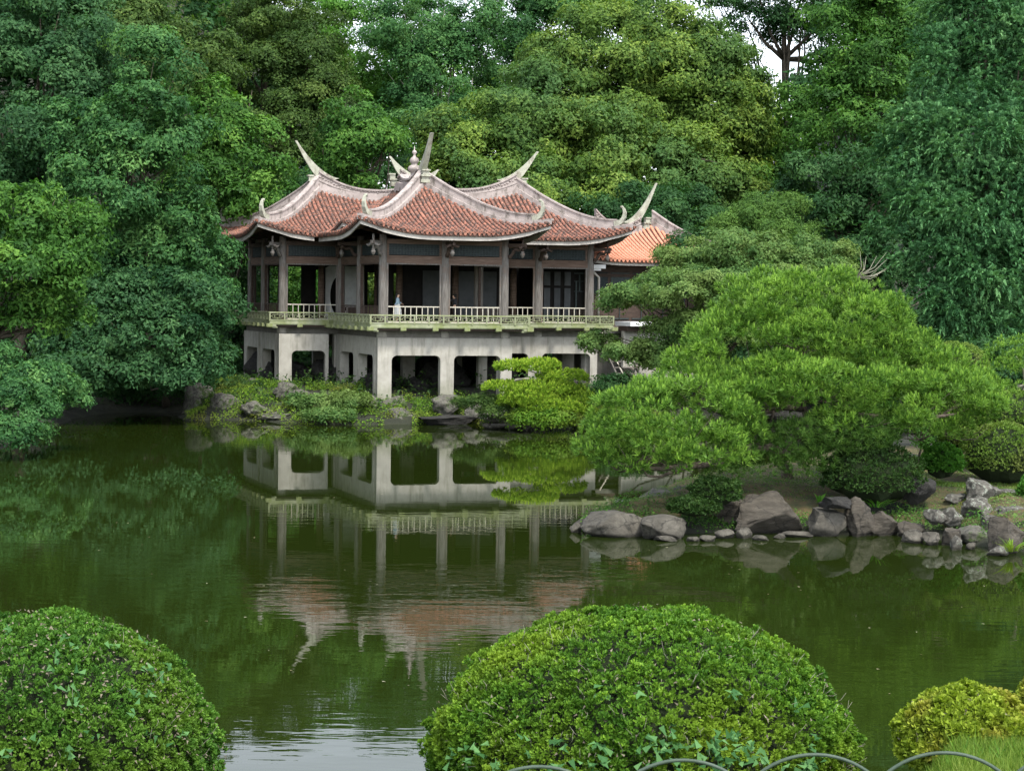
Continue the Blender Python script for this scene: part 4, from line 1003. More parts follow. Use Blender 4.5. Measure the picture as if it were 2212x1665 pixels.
# ------------------------------------------------------------------ pines of needle tufts
def tufts(pos, up, n_needle, length, width, rng, spread=1.0, tint=None):
    N = len(pos); pid = np.repeat(np.arange(N), n_needle); M_ = len(pid)
    d = up[pid] + unit(M_, rng) * spread * rng.uniform(.5, 1.1, M_)[:, None]; d /= np.linalg.norm(d, axis=1, keepdims=True)
    s = np.cross(d, unit(M_, rng)); s /= np.linalg.norm(s, axis=1, keepdims=True) + 1e-9
    Ln = (length * rng.uniform(.7, 1.15, M_))[:, None]; p = pos[pid]
    V = np.stack([p + d * .01 + s * width * .5, p + d * Ln, p + d * .01 - s * width * .5], 1)
    t = (tint[pid] if tint is not None else .45) + rng.normal(0, .13, M_)
    return V, np.clip(t, 0, 1)
def pine_pads(lobes, dens, n_needle, length, width, seed, candle=.4, lo=-.25, sub=0):
    rng = np.random.default_rng(seed); VS, TS = [], []
    for l in lobes:
        c, rx, ry, rz = lobe(*l); c = np.array(c)
        area = 2.2 * math.pi * ((rx * ry) ** 1.6 + 2 * (rx * rz) ** 1.6) ** (1 / 1.6) / 3 ** .62
        if sub:
            nb = max(5, int(area / sub ** 2 * .55)); bd = unit(nb * 3, rng); bd = bd[bd[:, 2] > lo + .05][:nb]; bs = rng.uniform(.7, 1.3, len(bd)) * sub
            bc = c + bd * np.array([rx, ry, rz]) * rng.uniform(.86, 1.04, (len(bd), 1))
            cnt = np.maximum(6, (bs ** 2 * 3.4 * dens)).astype(int); bid = np.repeat(np.arange(len(bd)), cnt); M_ = len(bid)
            e = unit(M_, rng); e[:, 2] = np.abs(e[:, 2]) * np.where(rng.random(M_) < .3, -.8, 1)
            pos = bc[bid] + e * bs[bid][:, None] * np.array([1, 1, .5]) * rng.uniform(.8, 1.05, (M_, 1))
            up = e * np.array([.75, .75, .3]) + bd[bid] * .3 + np.array([0, 0, .6]); up /= np.linalg.norm(up, axis=1, keepdims=True)
            tt = np.clip(.45 + rng.normal(0, .12, len(bd))[bid] + rng.normal(0, .1, M_), 0, 1)
            a, b_ = tufts(pos, up, n_needle, length, width, rng, 1.05, tt); VS.append(a); TS.append(b_)
            k = rng.random(M_) < candle * np.clip(.35 + e[:, 2], .1, 1)
            vu = up[k] * .4 + np.array([0, 0, 1]); vu /= np.linalg.norm(vu, axis=1, keepdims=True)
            a, b_ = tufts(pos[k] + vu * length * .35, vu, 7, length * .72, width * 1.5, rng, .28, np.full(k.sum(), .95)); VS.append(a); TS.append(b_)
            continue
        n = int(area * dens); d = unit(n * 2, rng); d = d[d[:, 2] > lo][:n]
        d = d[(d[:, 1] < .3) | (rng.random(len(d)) < .55)]
        lump = 1 + .07 * np.sin(d[:, 0] * 9 + seed) * np.cos(d[:, 1] * 8) + .06 * np.sin(d[:, 2] * 13 + d[:, 0] * 7) + .05 * np.sin(d[:, 0] * 23 + d[:, 2] * 17)
        rad = lump * np.where(rng.random(len(d)) < .3, rng.uniform(.6, .9, len(d)), rng.uniform(.93, 1.03, len(d)))
        pos = c + d * np.array([rx, ry, rz]) * rad[:, None]
        up = d * np.array([.6, .6, .4]) + np.array([0, 0, .75]); up /= np.linalg.norm(up, axis=1, keepdims=True)
        tt = np.clip(.45 + rng.normal(0, .14, len(d)), 0, 1)
        a, b_ = tufts(pos, up, n_needle, length, width, rng, 1.15, tt); VS.append(a); TS.append(b_)
        k = rng.random(len(d)) < candle * np.clip(.5 + d[:, 2], .2, 1)
        vu = up[k] * .4 + np.array([0, 0, 1]); vu /= np.linalg.norm(vu, axis=1, keepdims=True)
        a, b_ = tufts(pos[k] + vu * length * .35, vu, 7, length * .72, width * 1.5, rng, .28, np.full(k.sum(), .9)); VS.append(a); TS.append(b_)
    return np.concatenate(VS), np.concatenate(TS)
def twig_shade_core(lobes, root, mat, n=26, seed=3, r=.035):
    rg = random.Random(seed); mb = MB()
    for l in lobes:
        c, rx, ry, rz = lobe(*l); c = Vector(c); s = c + Vector((0, .1 * ry, -rz * .75))
        for k in range(n):
            a = rg.uniform(0, 2 * math.pi); q = rg.uniform(.4, .95)
            e = c + Vector((math.cos(a) * rx * q, math.sin(a) * ry * q, rz * rg.uniform(-.4, .6)))
            m_ = s.lerp(e, .55) + Vector((rg.uniform(-.1, .1), rg.uniform(-.1, .1), -rz * .25))
            mb.tube([s, s.lerp(m_, .5), m_, e], [r, r * .8, r * .6, r * .2], 5)
    tag(mb.build('twigs', mat, root), kind='stuff')

pl = [(1745, 690, 215, 100, 50), (1850, 735, 120, 85, 50.5), (1640, 770, 190, 85, 49), (1560, 850, 150, 60, 48.5), (1770, 830, 200, 55, 48), (1450, 915, 180, 85, 46.5), (1370, 965, 110, 50, 46), (1560, 930, 75, 60, 47), (1450, 985, 140, 34, 46.2), (1340, 1000, 60, 26, 45.9), (1900, 770, 110, 60, 50),
      (1990, 860, 165, 52, 47.5), (1930, 800, 150, 60, 49.5), (2080, 850, 80, 60, 49), (1880, 905, 110, 24, 47), (2070, 910, 90, 55, 48.5), (1990, 925, 80, 35, 48), (1680, 855, 120, 40, 47.5)]
g = W(1702, 1042, .9)
pine = thing('pine_tree', g, 'large trained black pine with bright candles spreading over the rocky island', 'tree')
mb = MB()
tr = [g + Vector((0, 0, -.3)), P(1700, 1010, g.y), P(1690, 985, g.y), P(1712, 950, g.y + .3), P(1750, 915, g.y + .6), P(1730, 870, g.y + .8), P(1745, 800, g.y + 1), P(1750, 700, g.y + 1.2)]
mb.tube(tr, [.22, .19, .17, .18, .17, .15, .11, .05], 10)
mb.build('trunk', pine_bark, pine)
def limb(pts, r0, r1, n=8):
    k = len(pts); pp = [P(*p) for p in pts]; m = MB(); m.tube(pp, [r0 + (r1 - r0) * i / (k - 1) for i in range(k)], n); m.build('limb', pine_bark, pine)
limb([(1700, 985, 47.8), (1665, 968, 47.4), (1625, 965, 47), (1590, 985, 46.7), (1545, 1000, 46.5), (1490, 1008, 46.3), (1430, 1012, 46.1), (1390, 1012, 46), (1330, 1000, 46)], .17, .04)
limb([(1490, 1008, 46.3), (1455, 1018, 46.1), (1425, 1030, 46), (1400, 1028, 45.9), (1392, 1018, 45.9)], .06, .02)
limb([(1750, 915, 48.3), (1800, 892, 48), (1850, 895, 47.8), (1910, 903, 47.6), (1990, 905, 47.5), (2060, 895, 47.5)], .14, .04)
limb([(1735, 880, 48.5), (1690, 880, 48.3), (1640, 893, 48), (1600, 880, 47.8), (1540, 890, 47.5)], .12, .03)
limb([(1672, 880, 48.2), (1668, 905, 48), (1660, 925, 47.8), (1650, 945, 47.7)], .05, .015)
limb([(1745, 800, 49), (1800, 790, 49), (1880, 800, 49), (1950, 815, 49.5)], .10, .03)
limb([(1745, 780, 49), (1690, 790, 49), (1620, 810, 49), (1560, 840, 48.6)], .10, .03)
V, T = pine_pads(pl, 34, 13, .21, .029, 5, candle=.5, sub=.46, lo=-.5)
quads_object('needles', V, T, L['pine'], pine)
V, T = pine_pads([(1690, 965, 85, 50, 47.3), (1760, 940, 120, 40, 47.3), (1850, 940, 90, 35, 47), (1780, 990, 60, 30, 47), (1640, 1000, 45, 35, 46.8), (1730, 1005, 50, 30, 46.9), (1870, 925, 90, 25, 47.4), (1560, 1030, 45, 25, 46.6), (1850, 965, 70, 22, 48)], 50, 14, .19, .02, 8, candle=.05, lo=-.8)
quads_object('dull_needles', V, T, L['pine2'], pine)  # lower sprigs in the duller needle colour
twig_shade_core(pl, pine, bark, 9, 4, .022)

yp = thing('pine_tree', W(1170, 905, .5), 'small yellow green pine with pale twisting branches beside the right concrete pier', 'tree')
yl = [(1130, 795, 62, 16, 80), (1215, 815, 55, 15, 80), (1090, 838, 48, 14, 79.6), (1170, 840, 70, 18, 79.6), (1240, 862, 48, 16, 79.6), (1200, 880, 75, 22, 79.2), (1110, 872, 40, 12, 79.4), (1255, 895, 38, 16, 79.3), (1140, 862, 60, 24, 79), (1225, 845, 40, 16, 79.8), (1170, 788, 40, 12, 80.2)]
V, T = pine_pads(yl, 85, 10, .17, .045, 9, candle=.6, lo=-.4)
quads_object('needles', V, T, L['ypine'], yp)
mb = MB()
for pts in ([(1172, 915, 79.4), (1165, 890, 79.5), (1180, 860, 79.6), (1165, 835, 79.7), (1180, 812, 79.8), (1140, 800, 80)], [(1165, 880, 79.5), (1130, 865, 79.4), (1100, 848, 79.4)], [(1180, 850, 79.6), (1210, 835, 79.6), (1240, 862, 79.5)], [(1172, 828, 79.7), (1140, 818, 79.6), (1115, 820, 79.6), (1095, 838, 79.6)]):
    mb.tube([P(*p) for p in pts], [.09 * (1 - .13 * i) for i in range(len(pts))], 6)
mb.build('trunk', bark_pale, yp)
rp = thing('pine_tree', W(2200, 900, 1.2), 'small trained pine at the right edge with a bent pale limb', 'tree')
rl = [(2190, 765, 60, 35, 54), (2160, 800, 55, 25, 53.5), (2210, 850, 70, 25, 53.5), (2150, 840, 40, 14, 53.6), (2240, 790, 60, 40, 54)]
V, T = pine_pads(rl, 45, 12, .17, .025, 12, candle=.4)
quads_object('needles', V, T, L['pine'], rp)
mb = MB(); mb.tube([P(*p) for p in ((2225, 900, 54), (2200, 860, 53.8), (2215, 830, 53.8), (2185, 840, 53.7), (2160, 850, 53.7))], [.1, .08, .06, .05, .03], 7); mb.tube([P(*p) for p in ((2215, 830, 53.8), (2210, 790, 54), (2195, 770, 54))], [.06, .05, .02], 6)
mb.build('trunk', bark_pale, rp)

# ------------------------------------------------------------------ clipped bushes
def rosettes(pos, nrm, k, leaf, aspect, rng, open_=.8, tint=None):
    N = len(pos); pid = np.repeat(np.arange(N), k); M_ = len(pid)
    nn = nrm[pid]; a = rng.uniform(0, 2 * math.pi, M_)
    ref = np.cross(nn, np.array([.31, .2, .93])); ref /= np.linalg.norm(ref, axis=1, keepdims=True) + 1e-9; r2 = np.cross(nn, ref)
    out = ref * np.cos(a)[:, None] + r2 * np.sin(a)[:, None]
    op = open_ * rng.uniform(.5, 1.2, M_)[:, None]
    d = nn + out * op; d /= np.linalg.norm(d, axis=1, keepdims=True)
    s = np.cross(d, out); sl = np.linalg.norm(s, axis=1, keepdims=True); s /= sl + 1e-9
    Ln = (leaf * rng.uniform(.7, 1.25, M_))[:, None]; w = Ln * aspect
    p = pos[pid] + nn * (rng.uniform(-.5, .35, M_) * leaf)[:, None]
    V = np.stack([p, p + d * Ln * .8 + s * w * .6, p + d * Ln - s * w * .35], 1)
    t = (tint[pid] if tint is not None else .45) + rng.normal(0, .14, M_)
    return V, np.clip(t, 0, 1)
core_m = surf('bush core with inner shade in its colour', [(.3, (.008, .016, .004)), (.7, (.02, .034, .009))], 40, .95, bstr=1)
def bush(name, label, c, r, mat, n, k, leaf, aspect, seed, lump=.04, lo=-.35, core=.86, cat='bush', group=None, back=.5, openn=.9, sprig=0.):
    c = np.array(c); r = np.array(r); rng = np.random.default_rng(seed)
    root = thing(name, (c[0], c[1], c[2] - r[2] * .6), label, cat, group)
    d = unit(int(n * 2.4), rng); d = d[d[:, 2] > lo]; d = d[(d[:, 1] < .3) | (rng.random(len(d)) < back)][:n]
    def lumps(d, s=1.0):
        x, y, z = d[:, 0], d[:, 1], d[:, 2]
        return 1 + lump * s * (np.sin(x * 7 + seed) * np.cos(z * 8 + y * 5) + .6 * np.sin(x * 17 + y * 13 + seed) * np.cos(z * 19) + .45 * np.sin(x * 37 + seed * 2) * np.sin(y * 31 + z * 41))
    rad = lumps(d) * (1 - np.abs(rng.normal(0, .022, len(d))))
    deep = rng.random(len(d)) < .2; rad = np.where(deep, rad - rng.uniform(.02, .09, len(d)), rad)
    nz = d / r; nz /= np.linalg.norm(nz, axis=1, keepdims=True)
    nz = nz + rng.normal(0, .3, nz.shape); nz[:, 2] += .35; nz /= np.linalg.norm(nz, axis=1, keepdims=True)
    clump = np.sin(d[:, 0] * 9 + seed) * np.sin(d[:, 1] * 8 + 1) * np.sin(d[:, 2] * 9 + 2)
    tt = np.clip(.42 + .22 * clump + rng.normal(0, .12, len(d)), 0, 1)
    if sprig:
        m_ = 12; k_ = len(d) // m_; sid = np.repeat(np.arange(k_), m_); n0 = nz[:k_][sid]; w_ = unit(len(sid), rng); w_ -= (w_ * n0).sum(1, keepdims=True) * n0
        ro = sprig * rng.uniform(.6, 1.4, k_)[sid] * rng.random(len(sid)) ** .5
        pp = (c + d[:k_] * r * rad[:k_, None])[sid] + w_ * ro[:, None] - n0 * (ro ** 2 / sprig * .8)[:, None]
        nz = n0 + w_ * (ro / sprig * .9)[:, None]; nz /= np.linalg.norm(nz, axis=1, keepdims=True)
        tt = np.clip(tt[:k_][sid] + rng.normal(0, .1, k_)[sid] + rng.normal(0, .05, len(sid)), 0, 1); d0_ = unit(int(len(d) * 2.2), rng); d0_ = d0_[(d0_[:, 2] > lo) & (d0_[:, 1] < .4)][:int(len(d) * .4)]
        pp = np.concatenate([pp, c + d0_ * r * (lumps(d0_) * .955)[:, None]]); nb_ = d0_ + rng.normal(0, .4, d0_.shape); nb_ /= np.linalg.norm(nb_, axis=1, keepdims=True)
        nz = np.concatenate([nz, nb_]); tt = np.concatenate([tt, np.clip(.35 + rng.normal(0, .15, len(d0_)), 0, 1)])
    V, T = rosettes(pp if sprig else c + d * r * rad[:, None], nz, k, leaf, aspect, rng, openn, tt)
    quads_object('leaves', V, T, L[mat], root)
    # solid heart, inner shade put into its near-black green
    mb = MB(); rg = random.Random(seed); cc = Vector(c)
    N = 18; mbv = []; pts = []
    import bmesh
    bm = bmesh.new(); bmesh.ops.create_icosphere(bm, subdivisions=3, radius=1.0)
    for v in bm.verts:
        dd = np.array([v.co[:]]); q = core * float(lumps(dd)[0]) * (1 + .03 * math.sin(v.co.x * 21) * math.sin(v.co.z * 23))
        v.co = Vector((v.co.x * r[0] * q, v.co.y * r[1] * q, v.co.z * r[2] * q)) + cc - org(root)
    me = bpy.data.meshes.new('twig_shade_core'); bm.to_mesh(me); bm.free(); me.materials.append(core_m)
    o = bpy.data.objects.new('twig_shade_core', me); COL.objects.link(o); o.parent = root; ORG[o.name] = org(root)
    return root, V
def stems(root, c, r, n, seed, th, ln, mat=None):
    """short bare stems showing at the surface"""
    rg = random.Random(seed); mb = MB(); c = Vector(c)
    for i in range(n):
        a = rg.uniform(0, 2 * math.pi); z = rg.uniform(-.2, .9); q = math.sqrt(max(0, 1 - z * z))
        d = Vector((math.cos(a) * q, -abs(math.sin(a)) * q, z)); p = c + Vector((d.x * r[0], d.y * r[1], d.z * r[2])) * .97
        e = p + Vector((d.x, d.y, d.z + .7)).normalized() * ln * rg.uniform(.5, 1.4) + Vector((rg.uniform(-1, 1), 0, rg.uniform(-1, 1))) * ln * .6
        m_ = p.lerp(e, .5) + Vector((rg.uniform(-1, 1), rg.uniform(-1, 0), rg.uniform(-1, 1))) * ln * .25
        mb.tube([p, m_, e], [th, th * .8, th * .4], 4)
    tag(mb.build('stems', mat or bark_pale, root), kind='stuff')

DB = 9.0; kb = DB / FV
c1 = P(1386, 1610, DB); r1 = (464 * kb, 1.15, 300 * kb)
b1, _ = bush('azalea_bush', 'big clipped dome bush in front at centre with yellower leaves on its right side', c1, r1, 'box2', 31000, 6, .0208, .55, 21, lump=.034, sprig=.034)
stems(b1, c1, r1, 240, 1, .0018, .06)
c2 = P(60, 1660, DB); r2 = (422 * kb, 1.05, 340 * kb)
b2, _ = bush('azalea_bush', 'big clipped dome bush at the bottom left corner', c2, r2, 'box', 27000, 6, .0208, .55, 22, lump=.026, sprig=.034)
stems(b2, c2, r2, 150, 2, .0018, .06)
c3 = P(2090, 1598, 7.9); r3 = (152 * 7.9 / FV, .33, 114 * 7.9 / FV)
b3, _ = bush('azalea_bush', 'small rounded yellow green bush on the lawn at the lower right', c3, r3, 'gold', 4200, 7, .028, .58, 23, lump=.06, openn=1.1, sprig=.03)
bush('azalea_bush', 'yellow green bush cut by the right edge behind the small rounded bush', P(2262, 1530, 9.2), (.16, .2, .2), 'gold', 1500, 7, .028, .55, 24)
def dry_leaves(root, c, r, n, seed):
    rng = np.random.default_rng(seed); d = unit(n * 2, rng); d = d[d[:, 2] > .0][:n]; V = leaf_quads(np.array(c) + d * np.array(r) * rng.uniform(.97, 1.02, (len(d), 1)), d, .02, .5, rng, .6)
    tag(quads_object('dry_leaves', V, rng.uniform(0, .6, len(V)), L['twig'], root), kind='stuff')
dry_leaves(b1, c1, r1, 900, 5); dry_leaves(b2, c2, r2, 2600, 6); dry_leaves(b3, c3, r3, 200, 7)
# broad weed leaves poking out of the two big bushes
def weeds(root, cx, n, seed, D, x0, x1, y0, y1, size, surf_c, surf_r):
    rng = np.random.default_rng(seed); VS = []; TS = []
    sc, sr = np.array(surf_c), np.array(surf_r)
    for i in range(n):
        x, y = rng.uniform(x0, x1), rng.uniform(y0, y1)
        o_ = np.array([0, 0, EYE]); d = np.array(P(x, y, D)) - o_
        A = ((d / sr) ** 2).sum(); B = 2 * ((o_ - sc) * d / sr ** 2).sum(); C = (((o_ - sc) / sr) ** 2).sum() - 1; disc = B * B - 4 * A * C
        if disc < 0: continue
        p = o_ + d * ((-B - math.sqrt(disc)) / (2 * A)); k = rng.integers(2, 6)
        p = p[None] + rng.normal(0, .02, (k, 3)) + np.array([0, -.02, .0])
        nr = np.tile(np.array([0, -.7, .7]), (k, 1))
        VS.append(leaf_quads(p, nr, size, .55, rng, .4)); TS.append(rng.uniform(.3, 1, k))
    quads_object('weed_leaves', np.concatenate(VS), np.concatenate(TS), L['ivy'], root)
weeds(b1, 0, 60, 3, DB, 940, 1800, 1590, 1665, .05, c1, r1)
weeds(b1, 0, 8, 4, DB, 1150, 1750, 1450, 1600, .045, c1, r1)
weeds(b2, 0, 26, 5, DB, 10, 400, 1350, 1640, .045, c2, r2)

GD = 'clipped dome bushes on the right bank'
for i, (lab, x, y, rx, ry, D, mk) in enumerate((
        ('flat topped clipped dome bush at the back below the big conifer', 2060, 790, 75, 50, 60, 'dome'), ('half hidden clipped dome bush beside the right flank of the pine', 2005, 830, 55, 62, 57, 'dome'),
        ('pale clipped dome bush tucked between the pine flank and the small pine', 2085, 865, 62, 42, 55, 'dome'), ('low pale clipped dome bush left of the yellowing dome', 2075, 945, 45, 34, 51.5, 'dome'),
        ('wide pale clipped dome bush at the right edge below the small pine', 2190, 900, 110, 55, 53, 'dome'), ('yellowing clipped dome bush standing on the grass by the right edge', 2165, 985, 92, 72, 50.5, 'dome'),
        ('dark clipped dome bush beneath the right limb of the big pine', 1885, 1028, 108, 68, 47.2, 'shrub'), ('loose dark little bush between the lower pine limb and the shore rocks', 1545, 1065, 55, 32, 45.6, 'shrub'),
        ('sprawling green shrub at the foot of the clipped domes', 2035, 1000, 42, 38, 49.5, 'bright'), ('clump of low leaves behind the flat slab rock', 1500, 1095, 55, 22, 45.3, 'shrub'), ('light leafy bush cut by the right edge beside the lichen rocks', 2240, 1060, 35, 40, 46.5, 'bright'))):
    k = D / FV
    bush('clipped_bush', lab, P(x, y, D), (rx * k, rx * k * .8, ry * k), mk, int(1000 * (rx * ry / 4500) + 500), 7, .075 if mk != 'bright' else .1, .5, 30 + i, lump=.03 if mk == 'dome' else .09, group=GD if mk == 'dome' else None)
tree('shore_shrub', 'lush bright weeds and seedlings in front of the left concrete pier', 'maple', [(700, 872, 50, 20, 83), (755, 862, 40, 18, 83), (645, 868, 34, 15, 84), (715, 893, 60, 10, 82)], 700, 84, .03, seed=60, cat='shrub', pr=.3, leaf=.12, flat=.8)
tree('shore_shrub', 'bushy broad leaved green shrub at the water edge under the small yellow pine', 'cover', [(1180, 900, 50, 22, 78.6), (1140, 905, 40, 16, 78.6), (1215, 905, 45, 18, 78.6)], 1180, 79, .03, seed=61, cat='shrub', pr=.3, leaf=.13, flat=.8)
tree('added_shade_shrub', 'added dark shrub overhanging the water as shade between the low maple and the long slab', 'dark', [(200, 832, 60, 26, 85), (130, 840, 50, 36, 80), (250, 830, 60, 22, 86)], 170, 90, .06, seed=65, cat='shrub', pr=.4, leaf=.16)  # this and the next shrub are added to darken the left shore
tree('added_shade_shrub', 'added dark shrub overhanging the two flat slabs as shade on the left shore', 'dark', [(340, 832, 70, 22, 87), (420, 822, 50, 26, 89), (290, 825, 50, 24, 88)], 340, 91, .06, seed=66, cat='shrub', pr=.4, leaf=.16)
tree('evergreen_shrub', 'shaded evergreen at the back left corner of the pavilion', 'dark', [(510, 560, 70, 120, 103), (540, 700, 70, 80, 103)], 520, 104, .1, seed=67, cat='bush', pr=.9)
tree('evergreen_shrub', 'added dark undergrowth blocking light behind the base arches', 'dark', [(640, 800, 120, 60, 105), (850, 800, 160, 60, 106), (1080, 800, 160, 60, 108), (1270, 800, 120, 60, 108)], 860, 108, .1, seed=68, cat='bush', pr=1.0, leaf=.3)  # added behind the base so that the arches stay dark
tree('evergreen_shrub', 'dark evergreen seen just left of the gourd finial', 'dark', [(820, 370, 75, 60, 116), (900, 400, 70, 60, 117)], 820, 118, .1, seed=92, cat='bush', pr=1.0)
tree('evergreen_shrub', 'rounded green shrub filling the bank behind the right end of the pine', 'mid', [(1960, 930, 90, 40, 56), (2060, 900, 60, 40, 57), (1920, 890, 60, 30, 58)], 1990, 57, .05, seed=69, cat='bush', pr=.4, leaf=.12)
tree('evergreen_shrub', 'dark shrub mass between the domes and the conifer skirt', 'dark', [(1900, 800, 120, 70, 72), (2000, 780, 100, 60, 74), (2180, 790, 140, 50, 72)], 2000, 74, .05, seed=90, cat='bush', pr=.6, leaf=.2)
tree('shore_shrub', 'dark shrubs at the foot of the wooden steps', 'dark', [(1340, 840, 70, 30, 84), (1420, 860, 80, 30, 82)], 1350, 85, .04, seed=62, cat='shrub', pr=.4, leaf=.14)
tree('shore_shrub', 'dull low shrub between the lichen boulder and the left end of the base', 'shrub', [(520, 850, 50, 30, 89), (480, 870, 40, 18, 86)], 515, 90, .04, seed=63, cat='shrub', pr=.4, leaf=.12)
tree('shore_shrub', 'olive brown low shrub on the shore below the right pier', 'olive', [(1040, 868, 60, 14, 80.5), (1090, 888, 50, 16, 79.6)], 1050, 81, .03, seed=64, cat='shrub', pr=.3, leaf=.1)

# ------------------------------------------------------------------ ground cover
def cover(name, label, mat, n, xr, yr, smin, smax, leaf, seed, zup=.12, filt=None, hf=land_h, clump=.5):
    rng = np.random.default_rng(seed); X = rng.uniform(*xr, n); Y = rng.uniform(*yr, n)
    if hf is land_h:
        s = poly_sdf(X, Y, LAND); k = (s > smin) & (s < smax)
    else: k = np.ones(n, bool)
    k &= (vn(X, Y, .8, 11) + .6 * vn(X, Y, 2.3, 12)) > -clump
    if filt is not None: k &= filt(X, Y)
    X, Y = X[k], Y[k]; Z = hf(X, Y) + rng.uniform(0, 1, len(X)) ** 2 * zup * (1.2 + vn(X, Y, 1.1, 15)) + .02
    V = leaf_quads(np.stack([X, Y, Z], 1), np.tile([0, -.35, .85], (len(X), 1)), leaf, .55, rng, .55)
    T = np.clip(.45 + .25 * vn(X, Y, .7, 14) + rng.normal(0, .2, len(X)), 0, 1)
    quads_object(name, V, T, L[mat], kind='stuff', label=label)
cover('ground_cover', 'yellow green ground cover and moss along the shore below the pavilion', 'cover', 120000, (-17, 9), (77, 93), -.35, 5.5, .11, 1, .3, clump=.35, filt=lambda X, Y: ((X + 6.93) * .342 * 0 + (Y - 85) * .94 - (X + 6.93) * .342 < .6) | (X < -8))
cover('undergrowth', 'dark low undergrowth on the far bank under the trees', 'shrub', 60000, (-34, 26), (80, 112), .6, 30, .2, 2, .6, clump=.2)
cover('moss_tufts', 'sparse brownish green moss and clover on the island', 'maple', 60000, (3, 22), (43, 54), .3, 12, .06, 3, .06, clump=.6)
cover('shore_weeds', 'small leafy weeds between the island rocks', 'mid', 40000, (2, 18), (43, 50), -.1, 1.6, .075, 4, .25, clump=.1)
# blades of grass on the lawn at lower right and on the sunny strip behind the lichen rocks
def blades(name, label, X, Y, hf, h, w, seed, mat='grass'):
    rng = np.random.default_rng(seed); n = len(X); Z = hf(X, Y)
    p = np.stack([X, Y, Z - .005], 1); lean = rng.normal(0, .35, (n, 3)); lean[:, 2] = 1; lean /= np.linalg.norm(lean, axis=1, keepdims=True)
    H = (h * rng.uniform(.5, 1.3, n))[:, None]; a = rng.uniform(0, math.pi, n); s = np.stack([np.cos(a), np.sin(a), 0 * a], 1) * w * .5
    V = np.stack([p - s, p + s, p + lean * H + rng.normal(0, .2, (n, 3)) * H * [1, 1, 0]], 1)
    quads_object(name, V, np.clip(.5 + .2 * vn(X, Y, 3, 2) + rng.normal(0, .2, n), 0, 1), L[mat], kind='stuff', label=label)
rng = np.random.default_rng(5)
X = rng.uniform(1.3, 4.6, 100000); Y = rng.uniform(5.4, 9.6, 100000); k = (X > Y * .255) & (Y < 8.8); X, Y = X[k], Y[k]
blades('lawn_grass', 'short sunlit lawn grass at the lower right corner', X, Y, near_h, .05, .006, 1)
X = rng.uniform(13, 22, 26000); Y = rng.uniform(46.4, 50.5, 26000); k = X > 13.2 + .6 * np.sin(Y * 2)
blades('island_grass', 'short bright grass on the right bank behind the lichen rocks', X[k], Y[k], land_h, .10, .03, 2)
X = rng.uniform(-5, 5, 15000); Y = rng.uniform(6.5, 11, 15000)
blades('bank_weeds', 'loose weeds on the near bank between the big bushes', X, Y, near_h, .09, .008, 3, 'box')

# ------------------------------------------------------------------ rocks
import bmesh
ICO = {}
def ico(sub):
    if sub not in ICO:
        bm = bmesh.new(); bmesh.ops.create_icosphere(bm, subdivisions=sub, radius=1.0)
        ICO[sub] = ([v.co.copy() for v in bm.verts], [tuple(v.index for v in f.verts) for f in bm.faces]); bm.free()
    return ICO[sub]
def rock(label, loc, size, mat, seed, rough=.16, facets=7, sub=4, rz=None, name='rock', group=None, flat=None):
    rg = random.Random(seed); vs, fs = ico(sub); rz = rg.uniform(-.3, .3) if rz is None else rz
    planes = [(Vector((rg.gauss(0, 1), rg.gauss(0, 1), rg.gauss(0, .8))).normalized(), rg.uniform(.5, .86)) for _ in range(facets)]
    if flat: planes.append((Vector((rg.uniform(-.1, .1), -.15, 1)).normalized(), flat))
    off = Vector((rg.uniform(0, 50), rg.uniform(0, 50), rg.uniform(0, 50))); ca, sa = math.cos(rz), math.sin(rz); out = []
    for v in vs:
        p = v.copy()
        for n, d in planes:
            k = p.dot(n) - d
            if k > 0: p -= n * k * .97
        q = 1 + rough * (mnoise.noise(v * 1.3 + off) + .6 * mnoise.noise(v * 3.1 + off) + .4 * mnoise.noise(v * 7 + off) + (.25 * mnoise.noise(v * 15 + off) if sub > 3 else 0))
        p = p * q; x, y, z = p.x * size[0], p.y * size[1], p.z * size[2]
        out.append((x * ca - y * sa, x * sa + y * ca, z))
    me = bpy.data.meshes.new(name); me.from_pydata(out, [], fs); me.polygons.foreach_set('use_smooth', [True] * len(fs))
    me.materials.append(mat); me.update()
    o = bpy.data.objects.new(name, me); COL.objects.link(o); o.location = loc; return tag(o, label, 'rock', group)
def rock_px(label, x0, x1, y0, y1, mat, seed, z=0.0, D=None, deep=.8, sink=.35, tall=1.0, **kw):
    """Rock whose outline fills x0..x1, y0..y1 with its foot at height z (or at distance D)."""
    base = W((x0 + x1) / 2, y1, z) if D is None else P((x0 + x1) / 2, y1, D)
    k = base.y / FV; w = (x1 - x0) * k / 2 * 1.22; h = (y1 - y0) * k
    rz_ = h / (2 - sink) * 1.15 * tall
    return rock(label, (base.x, base.y + w * deep * .6, base.z + rz_ * (1 - sink) - .02), (w, w * deep, rz_), mat, seed, **kw)
GR = 'rocks along the island shore'; GF = 'rocks on the shore below the pavilion'
